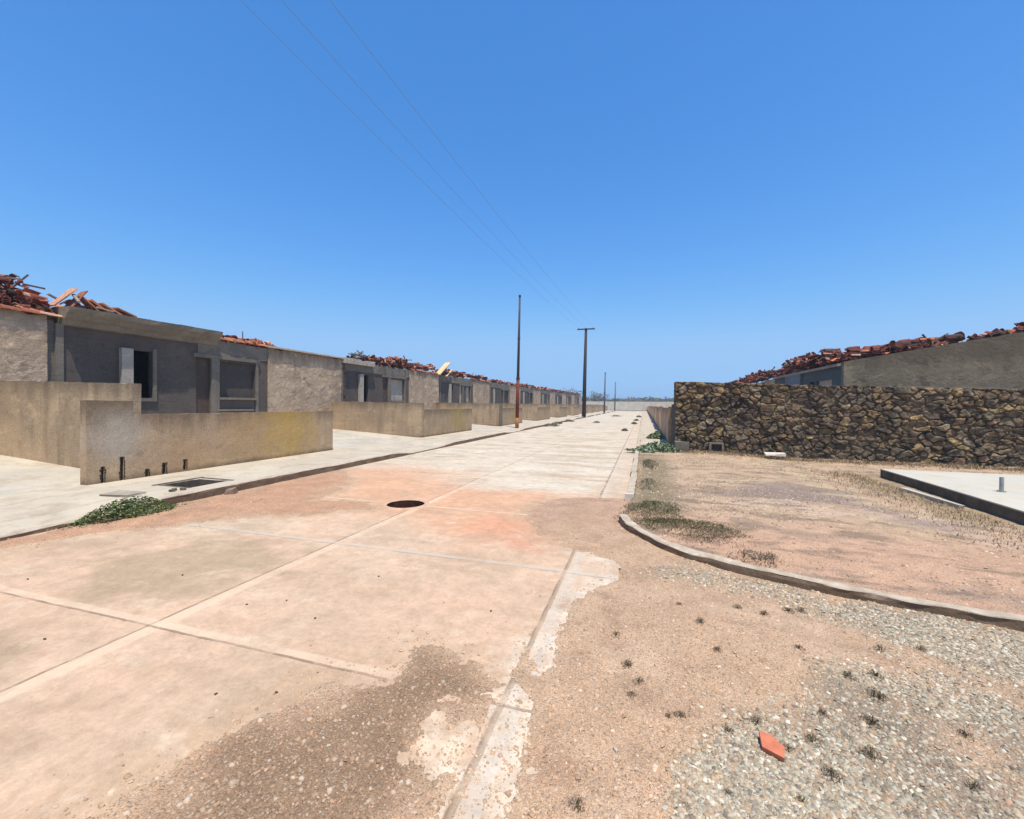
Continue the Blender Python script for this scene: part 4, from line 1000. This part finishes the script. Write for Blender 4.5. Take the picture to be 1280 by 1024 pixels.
czs = rs.rand(n_)**.8*hh; ctr = np.stack([cxs, cys, czs], 1)
u_ = rs.normal(size=(n_, 3)); u_ /= np.linalg.norm(u_, axis=1)[:, None]; v_ = np.cross(u_, rs.normal(size=(n_, 3))); v_ /= np.linalg.norm(v_, axis=1)[:, None]
s_ = (.35+.6*rs.rand(n_))[:, None]
V = np.stack([ctr-u_*s_-v_*s_*.5, ctr+u_*s_-v_*s_*.4, ctr+u_*s_+v_*s_*.5, ctr-u_*s_+v_*s_*.4], 1).reshape(-1, 3)
C = np.repeat(np.array([[.13, .14, .10]])*(.7+.6*rs.rand(n_))[:, None], 4, 0)
tag(raw_mesh('scrub', V, np.arange(n_*4).reshape(-1, 4), M['leaf'], C), 'far grey-green dry scrub along the horizon beyond the end wall', 'scrub', kind='stuff')

# ------------------------------------------------------------------ gravel and grit
def stones(name, n_, region, smin, smax, cols, seed, label, flat=.6, tol=.35):
    rs = np.random.RandomState(seed); px_, py_ = region(rs, n_)
    f_ = ground_fields(px_, py_); z = hz(px_, py_, f_); spill = rs.rand(len(px_)) < np.exp(np.minimum(f_[0], 0)*11)*.6
    z = np.where((z < -.004) & spill & (px_ > -6.8) & (px_ < -.2), .005, z); ok = z > -.02
    px_, py_, z = px_[ok], py_[ok], z[ok]; n_ = len(px_)
    base = np.array([(-1, -1, -.6), (1, -1, -.6), (1, 1, -.6), (-1, 1, -.6), (-.75, -.8, .7), (.8, -.7, .75), (.7, .8, .7), (-.8, .7, .65)])
    s = (smin+(smax-smin)*rs.rand(n_)**3)[:, None, None]
    V = base[None]*(1+rs.uniform(-tol, tol, (n_, 8, 3)))*s*np.stack([np.ones(n_), .6+.5*rs.rand(n_), flat*(.6+.7*rs.rand(n_))], 1)[:, None, :]
    a = rs.rand(n_)*6.283; tl = rs.normal(size=n_)*.35
    ca, sa = np.cos(a)[:, None], np.sin(a)[:, None]; ct, st = np.cos(tl)[:, None], np.sin(tl)[:, None]
    y1 = V[..., 1]*ct-V[..., 2]*st; z1 = V[..., 1]*st+V[..., 2]*ct; x1 = V[..., 0]
    V = np.stack([x1*ca-y1*sa+px_[:, None], x1*sa+y1*ca+py_[:, None], z1+z[:, None]+s[:, 0]*flat*.35], -1)
    F0 = np.array([(4, 5, 6, 7), (0, 1, 5, 4), (1, 2, 6, 5), (2, 3, 7, 6), (3, 0, 4, 7)])
    F = (F0[None]+np.arange(n_)[:, None, None]*8).reshape(-1, 4)
    pal = np.array(cols); C = pal[rs.randint(len(pal), size=n_)]*(.75+.5*rs.rand(n_))[:, None]
    gc_, _ = ground_color(px_, py_, f_[0][ok], f_[2][ok]); k_ = {'grit': .65, 'clods': .5}.get(name, .25); C = C*(1-k_)+gc_*(.8+.4*rs.rand(n_))[:, None]*k_
    o = raw_mesh(name, V.reshape(-1, 3), F, M['gravel'], np.repeat(np.clip(C, 0, .8), 8, 0))
    return tag(o, label, 'gravel', kind='stuff')
def in_gravel(rs, n_):
    X_ = np.zeros(0); Y_ = np.zeros(0)
    while len(X_) < n_:
        r_ = 1.6*np.exp(rs.rand(n_*3)*math.log(8.5/1.6)); t_ = R(17)-np.radians(rs.uniform(-4, 62, n_*3)); x = -np.sin(t_)*r_; y = np.cos(t_)*r_
        f_ = ground_fields(x, y); _, g = ground_color(x, y, f_[0], f_[2]); ok = rs.rand(len(x)) < (g**.8)*(f_[2] < .05)*(.12+.88*sst(-.15, .18, fbm(x*1.6, y*1.6, 99, 4)))
        X_ = np.append(X_, x[ok]); Y_ = np.append(Y_, y[ok])
    return X_[:n_], Y_[:n_]
GP = [(.60, .58, .50), (.13, .12, .11), (.36, .345, .28), (.44, .42, .345), (.28, .27, .225), (.44, .38, .29), (.38, .29, .20), (.21, .20, .165), (.35, .33, .275), (.52, .49, .41), (.36, .26, .17), (.44, .32, .22), (.40, .37, .29)]
stones('gravel', 64000, in_gravel, .004, .0118, GP, 21, 'pale grey crushed stone spread in the street in front of the curved kerb')
def in_dirt(rs, n_):
    r_ = 1.5*np.exp(rs.rand(n_)*math.log(9/1.5)); t_ = R(17)-np.radians(rs.uniform(-56, 56, n_)); return -np.sin(t_)*r_, np.cos(t_)*r_
stones('grit', 60000, in_dirt, .002, .0058, [(.44, .31, .21), (.38, .26, .17), (.50, .38, .28), (.31, .215, .15), (.45, .39, .32), (.40, .29, .20)], 22, 'fine tan and brown grit scattered over the bare earth near the camera')
stones('clods', 9000, in_dirt, .005, .012, [(.50, .37, .27), (.36, .25, .17), (.58, .50, .41), (.26, .18, .13), (.48, .30, .20)], 25, 'small earth clods and pebbles strewn over the bare dirt', .7)
def in_lot(rs, n_):
    x = rs.uniform(-.1, 9, n_*2); y = rs.uniform(3.9, 15, n_*2); g = vn(x*.7, y*1.5, 3); ok = rs.rand(len(x)) < np.clip(g*1.6-.5, .05, 1)
    return x[ok][:n_], y[ok][:n_]
stones('chips', 26000, in_lot, .005, .016, [(.44, .34, .27), (.22, .175, .17), (.15, .12, .115), (.48, .40, .32), (.36, .24, .165), (.28, .22, .195), (.50, .45, .38)], 23, 'pink, white and purple-grey stone chips littering the dirt lot')

# ------------------------------------------------------------------ plants
def plant(name, x, y, r_, h, n_, pal, label, cat='weed', group=None, leaf=.03, seed=1, elong=(1, 1), z=None, blades=False, stems=12):
    rs = random.Random(seed); z0 = float(hz(np.array([x]), np.array([y]))[0]) if z is None else z
    root = empty(name, (x, y, z0), label, cat, group); b = MB()
    for k in range(stems):
        a = rs.uniform(0, 6.28); q = rs.uniform(.2, 1); e = Vector((x+math.cos(a)*r_*q*elong[0], y+math.sin(a)*r_*q*elong[1], z0+h*rs.uniform(.4, .95)*(1.1-q*.6)))
        b.tube([(x+math.cos(a)*r_*.1, y+math.sin(a)*r_*.1, z0-.02), ((x+e.x)/2, (y+e.y)/2, z0+h*.45), e], [.004, .003, .002], 4, (.12, .10, .05))
    b.build('stem', M['leaf'], root, cols=True)
    V = []; C = []
    for i in range(n_):
        a = rs.uniform(0, 6.28); q = min(1.5, math.sqrt(rs.random())*(.6+.9*float(vn(np.array([math.cos(a)*2.2+x*3]), np.array([math.sin(a)*2.2+y*3]), seed+3)[0]))+(rs.random() < .12)*rs.random()*.5); hh_ = max(.12, 1-q*q*.75)*h*(.6+.5*float(vn(np.array([math.cos(a)*q*3+x*7]), np.array([math.sin(a)*q*3+y*5]), seed)[0]))
        c_ = Vector((x+math.cos(a)*r_*q*elong[0], y+math.sin(a)*r_*q*elong[1], z0+rs.random()**.7*hh_))
        s_ = leaf*rs.uniform(.6, 1.4)
        if blades: u_ = Vector((rs.gauss(0, .6), rs.gauss(0, .6), rs.uniform(.3, 1))).normalized(); w_ = .1
        else: u_ = Vector((rs.gauss(0, 1), rs.gauss(0, 1), rs.gauss(0, .6))).normalized(); w_ = .38
        v_ = u_.cross(Vector((rs.gauss(0, 1), rs.gauss(0, 1), rs.gauss(0, 1)))).normalized()
        V += [c_-u_*s_, c_+v_*s_*w_, c_+u_*s_, c_-v_*s_*w_]
        f = rs.uniform(.7, 1.35); col = rs.choice(pal); C += [tuple(q_*f for q_ in col)]*4
    raw_mesh('foliage', V, np.arange(n_*4).reshape(-1, 4), M['leaf'], np.array(C), False, root)
    return root
GRN = [(.07, .12, .03), (.10, .15, .045), (.05, .085, .025), (.15, .17, .07)]
OLV = [(.10, .10, .045), (.07, .08, .035), (.15, .13, .07), (.05, .06, .03)]
DRY = [(.22, .17, .12), (.14, .11, .085), (.30, .23, .16), (.12, .09, .085)]
PALEG = [(.16, .22, .12), (.22, .28, .18), (.10, .15, .07), (.28, .33, .24)]
plant('green_bush', -6.72, 4.06, .46, .29, 3000, GRN+[(.16, .20, .08), (.20, .19, .10)], 'spreading green bush growing at the left kerb by the driveway', 'bush', leaf=.022, elong=(.55, 1.15), z=.01, stems=26)
plant('kerb_weed', .15, 6.4, .5, .10, 3600, OLV, 'dark olive weed mat just behind the gap in the curved kerb', leaf=.022, elong=(.8, 1.3), blades=True, seed=4)
plant('kerb_weed', .5, 5.75, .52, .10, 4200, OLV, 'dark olive weed patch spreading right along the top of the curved kerb', leaf=.022, elong=(1.2, .6), blades=True, seed=5)
plant('kerb_weed', .72, 5.35, .30, .07, 700, DRY, 'brown dry weed fringe at the right end of the dark weed mat', leaf=.022, blades=True, seed=6)
plant('kerb_weed', .1, 8.6, .3, .08, 500, DRY+OLV, 'thin dry weeds beside the first straight kerb stone on the right', leaf=.03, elong=(.6, 2.2), blades=True, seed=7)
plant('kerb_weed', .15, 11.5, .3, .10, 700, DRY+OLV, 'thin dry weeds beside the second straight kerb stone on the right', leaf=.035, elong=(.6, 3), blades=True, seed=8)
plant('dry_tuft', 1.1, 4.75, .22, .10, 240, DRY, 'larger dark dry tuft inside the curved kerb, right of the weeds', leaf=.035, blades=True, seed=12)
plant('succulent_bush', .45, 15.0, .55, .34, 1500, PALEG, 'pale green leafy bush at the left foot of the stone wall', 'bush', leaf=.06, elong=(1.25, .5), seed=9)
plant('succulent_bush', .1, 14.7, .3, .22, 500, PALEG, 'small pale green bush by the kerb end left of the stone wall', 'bush', leaf=.05, seed=10)
plant('green_bush', .55, 20.6, .42, .35, 900, GRN+PALEG, 'green bush against the low brown wall on the right sidewalk', 'bush', leaf=.06, elong=(.9, 1.3), seed=11)
for i, (x, y, r_, h, lb) in enumerate([(-1.1, 27.5, .26, .2, 'nearest round weed in the right gutter of the far road'), (-.75, 38, .35, .22, 'second round weed in the right gutter of the far road'), (-.7, 46, .4, .22, 'third small weed in the right gutter of the far road'), (-.6, 60, .6, .3, 'farthest weed in the right gutter before the end wall'),
        (-6.5, 31, .9, .28, 'green weeds over the left kerb just past the rusty pole'), (-6.7, 34.5, .7, .25, 'green weeds on the left kerb midway between the two big poles'), (-6.7, 40, .9, .25, 'weeds on the left kerb before the crossarm pole'), (-4.0, 39, .5, .12, 'low weeds in the middle of the far road'), (-3.7, 62, .9, .25, 'faint far weeds in the middle of the road near its end')]):
    plant('road_weed', x, y, r_*.8, h*.8, 380, DRY+OLV+GRN[:2], lb, leaf=.06, elong=(.7, 1.6), seed=30+i, z=.02, stems=5)
TUFT = [(.39, 3.17, 1.5), (1.08, 3.75, 1.2), (.87, 3.56, 1.2), (1.17, 3.78, 1.1), (.55, 2.36, 1.), (.41, 2.26, .8), (.65, 2.22, .8), (.77, 2.3, 1.), (1.1, 2.54, 1.3), (1.31, 2.99, 1.1), (1.14, 2.91, 1.), (1.22, 2.78, 1.3), (.89, 2.53, .8), (0, 2.53, .8), (-.04, 2.41, .7), (-.23, 1.69, .9), (1.48, 3.33, 1.), (.2, 2.3, .8), (.78, 2.11, 1.2), (1.32, 2.24, .8), (.99, 2.28, 1.3), (-.16, 3.0, .8), (-.07, 2.67, 1.), (.46, 2.9, .7), (.14, 2.28, .6), (.95, 3.1, .8), (.7, 3.6, .9), (1.5, 2.6, .8), (.62, 1.95, .7), (.35, 1.9, .6), (1.73, 3.41, .8), (.28, 3.5, .6)]
protos = [plant('dry_tuft', TUFT[i][0], TUFT[i][1], .035, .04, 75+10*i, DRY, 'small dry brown tuft on the gritty spoil in the foreground', 'weed', 'dry tufts on the foreground dirt', leaf=.013, seed=50+i, blades=True, stems=6) for i in range(4)]
for i in range(4, len(TUFT)):
    x, y, s_ = TUFT[i]; p = protos[i % 4]; c = link(p.copy()); c.location = (x, y, float(hz(np.array([x]), np.array([y]))[0])); c.scale = (s_, s_, s_); c.rotation_euler = (0, 0, i*1.3)
    for ch in p.children:
        q = link(ch.copy()); q.parent = c
# dry grass: along slab edge and stone wall foot
def grass(n_, region, hmin, hmax, pal, seed, label):
    rs = np.random.RandomState(seed); x, y = region(rs, n_); z = hz(x, y); n_ = len(x)
    h = hmin+(hmax-hmin)*rs.rand(n_); a = rs.rand(n_)*6.28; w = .002+.003*rs.rand(n_); lx = rs.normal(size=n_)*h*.5; ly = rs.normal(size=n_)*h*.5
    w = w*(1+y*.12)
    V = np.stack([np.stack([x-np.cos(a)*w, y-np.sin(a)*w, z-.01], 1), np.stack([x+np.cos(a)*w, y+np.sin(a)*w, z-.01], 1), np.stack([x+lx, y+ly, z+h], 1)], 1).reshape(-1, 3)
    P = np.array(pal); C = np.repeat(P[rs.randint(len(P), size=n_)]*(.7+.6*rs.rand(n_))[:, None], 3, 0)
    return tag(raw_mesh('dry_grass', V, np.arange(n_*3).reshape(-1, 3), M['leaf'], C), label, 'grass', kind='stuff')
STR = [(.38, .28, .17), (.30, .22, .13), (.46, .35, .22), (.22, .16, .10)]
grass(3800, lambda rs, n: (4.95-np.abs(rs.normal(size=n))*.55, rs.uniform(6.2, 12.6, n)), .012, .065, STR, 61, 'straw-coloured dry grass along the dark edge of the white slab')
grass(7000, lambda rs, n: (rs.uniform(1.2, 12, n), 15.25-np.abs(rs.normal(size=n))*.3), .02, .10, STR, 62, 'straw-coloured dry grass at the foot of the stone wall')
def clumpy(rs, n):
    x = rs.uniform(0, 9, n); y = rs.uniform(4.3, 15, n); k = vn(x*.6, y*1.4, 13) > .56; return x[k], y[k]
grass(7000, clumpy, .008, .032, [(.34, .25, .16), (.22, .16, .12), (.14, .105, .09)], 63, 'short dry stubble in streaks over the dirt lot')

# ------------------------------------------------------------------ loose single pieces
def chunk(name, x, y, sx, sy, sz, rot, mat, label, cat, group=None, jit=.15, z=None):
    z0 = float(hz(np.array([x]), np.array([y]))[0]) if z is None else z
    b = MB(); V = [Vector(p) for p in [(-1, -1, 0), (1, -.8, 0), (.9, 1, 0), (-.8, .9, 0), (-.9, -.85, 1), (.85, -.9, .8), (.8, .75, 1), (-.85, .8, .85)]]
    V = [Vector((v.x*sx*(1+random.uniform(-jit, jit)), v.y*sy*(1+random.uniform(-jit, jit)), v.z*sz*(1+random.uniform(-jit, jit)))) for v in V]
    Mx = Matrix.Translation((x, y, z0)) @ Matrix.Rotation(rot, 4, 'Z'); b.add([Mx @ v for v in V], [(0, 3, 2, 1), (4, 5, 6, 7), (0, 1, 5, 4), (1, 2, 6, 5), (2, 3, 7, 6), (3, 0, 4, 7)])
    return tag(b.build(name, mat), label, cat, group)
z0 = float(hz(np.array([.57]), np.array([2.19]))[0])
b = MB(); Mx = Matrix.Translation((.575, 2.19, z0+.012)) @ Matrix.Rotation(R(-12), 4, 'Z') @ Matrix.Rotation(R(14), 4, 'X')
pts = [(-.05, .05), (-.005, .046), (.05, .005), (.045, -.05), (-.038, -.03)]
b.add([Mx @ Vector((x, y, z)) for z in (0, .022) for x, y in pts], [(0, 4, 3, 2, 1), (5, 6, 7, 8, 9)]+[(i, (i+1) % 5, 5+(i+1) % 5, 5+i) for i in range(5)])
tag(b.build('brick_shard', M['brick']), 'bright orange-red brick shard lying on the gravel in the foreground', 'brick piece')
chunk('rock', -6.72, 5.62, .07, .08, .10, .4, m_plain('brown_rock', (.26, .19, .14), (.2, .14, .1), 20), 'brown fist-sized rock against the left kerb below the drain pit', 'rock', z=.01)
WP = [(-1.36, 1.63, .013), (-.95, 1.57, .014), (-.86, 1.49, .011), (-1.42, 1.78, .011), (-1.2, 2.1, .01), (-.1, 2.0, .016), (-.25, 2.5, .014), (.1, 1.75, .018), (.33, 2.5, .018), (-.38, 1.9, .012)]
for x, y, s_ in WP: chunk('white_pebble', x, y, s_*.75, s_*.5, s_*.6, x*9, M['pebble'], 'small white pebble on the brown grit near the camera', 'pebble', 'white pebbles on the near dirt')
BP = [(-1.9, 1.86), (-2.2, 1.75), (-2.95, 2.6), (-2.71, 2.75), (-2.29, 2.59), (-3.78, 1.81), (-5.18, 2.37), (-2.3, 3.4), (-1.1, 3.1), (-4.0, 2.86)]
for x, y in BP: chunk('brown_pebble', x, y, .008, .006, .007, x*5, M['rubble'], 'small dark brown pebble on the pale concrete slabs', 'pebble', 'dark pebbles on the concrete', z=.006)
for i, (x, y) in enumerate([(-7.25, 5.02), (-7.32, 5.1), (-7.22, 5.17)]): chunk('cement_lump', x, y, .04, .035, .04, i, M['mid'], 'small grey cement lump on the sidewalk edge beside the drain pit', 'lump', 'cement lumps by the drain', z=.13)

# ------------------------------------------------------------------ haze: thin even air over the whole place
hb = MB(); hb.box(-4300, 4300, -4300, 4300, -2.5, 12.5); hz_o = hb.build('haze', None)
hm = bpy.data.materials.new('haze_air'); hm.use_nodes = True; nn_ = hm.node_tree.nodes
nn_.remove(nn_['Principled BSDF']); pv = nn_.new('ShaderNodeVolumePrincipled')
pv.inputs['Density'].default_value = .0011; pv.inputs['Color'].default_value = (.72, .85, 1, 1); pv.inputs['Anisotropy'].default_value = .2
hm.node_tree.links.new(pv.outputs[0], nn_['Material Output'].inputs['Volume']); hz_o.data.materials.append(hm); tag(hz_o, 'thin pale blue haze softening the far end of the street', 'haze', kind='stuff')
# render settings
scene.render.engine = 'CYCLES'
scene.cycles.max_bounces = 6
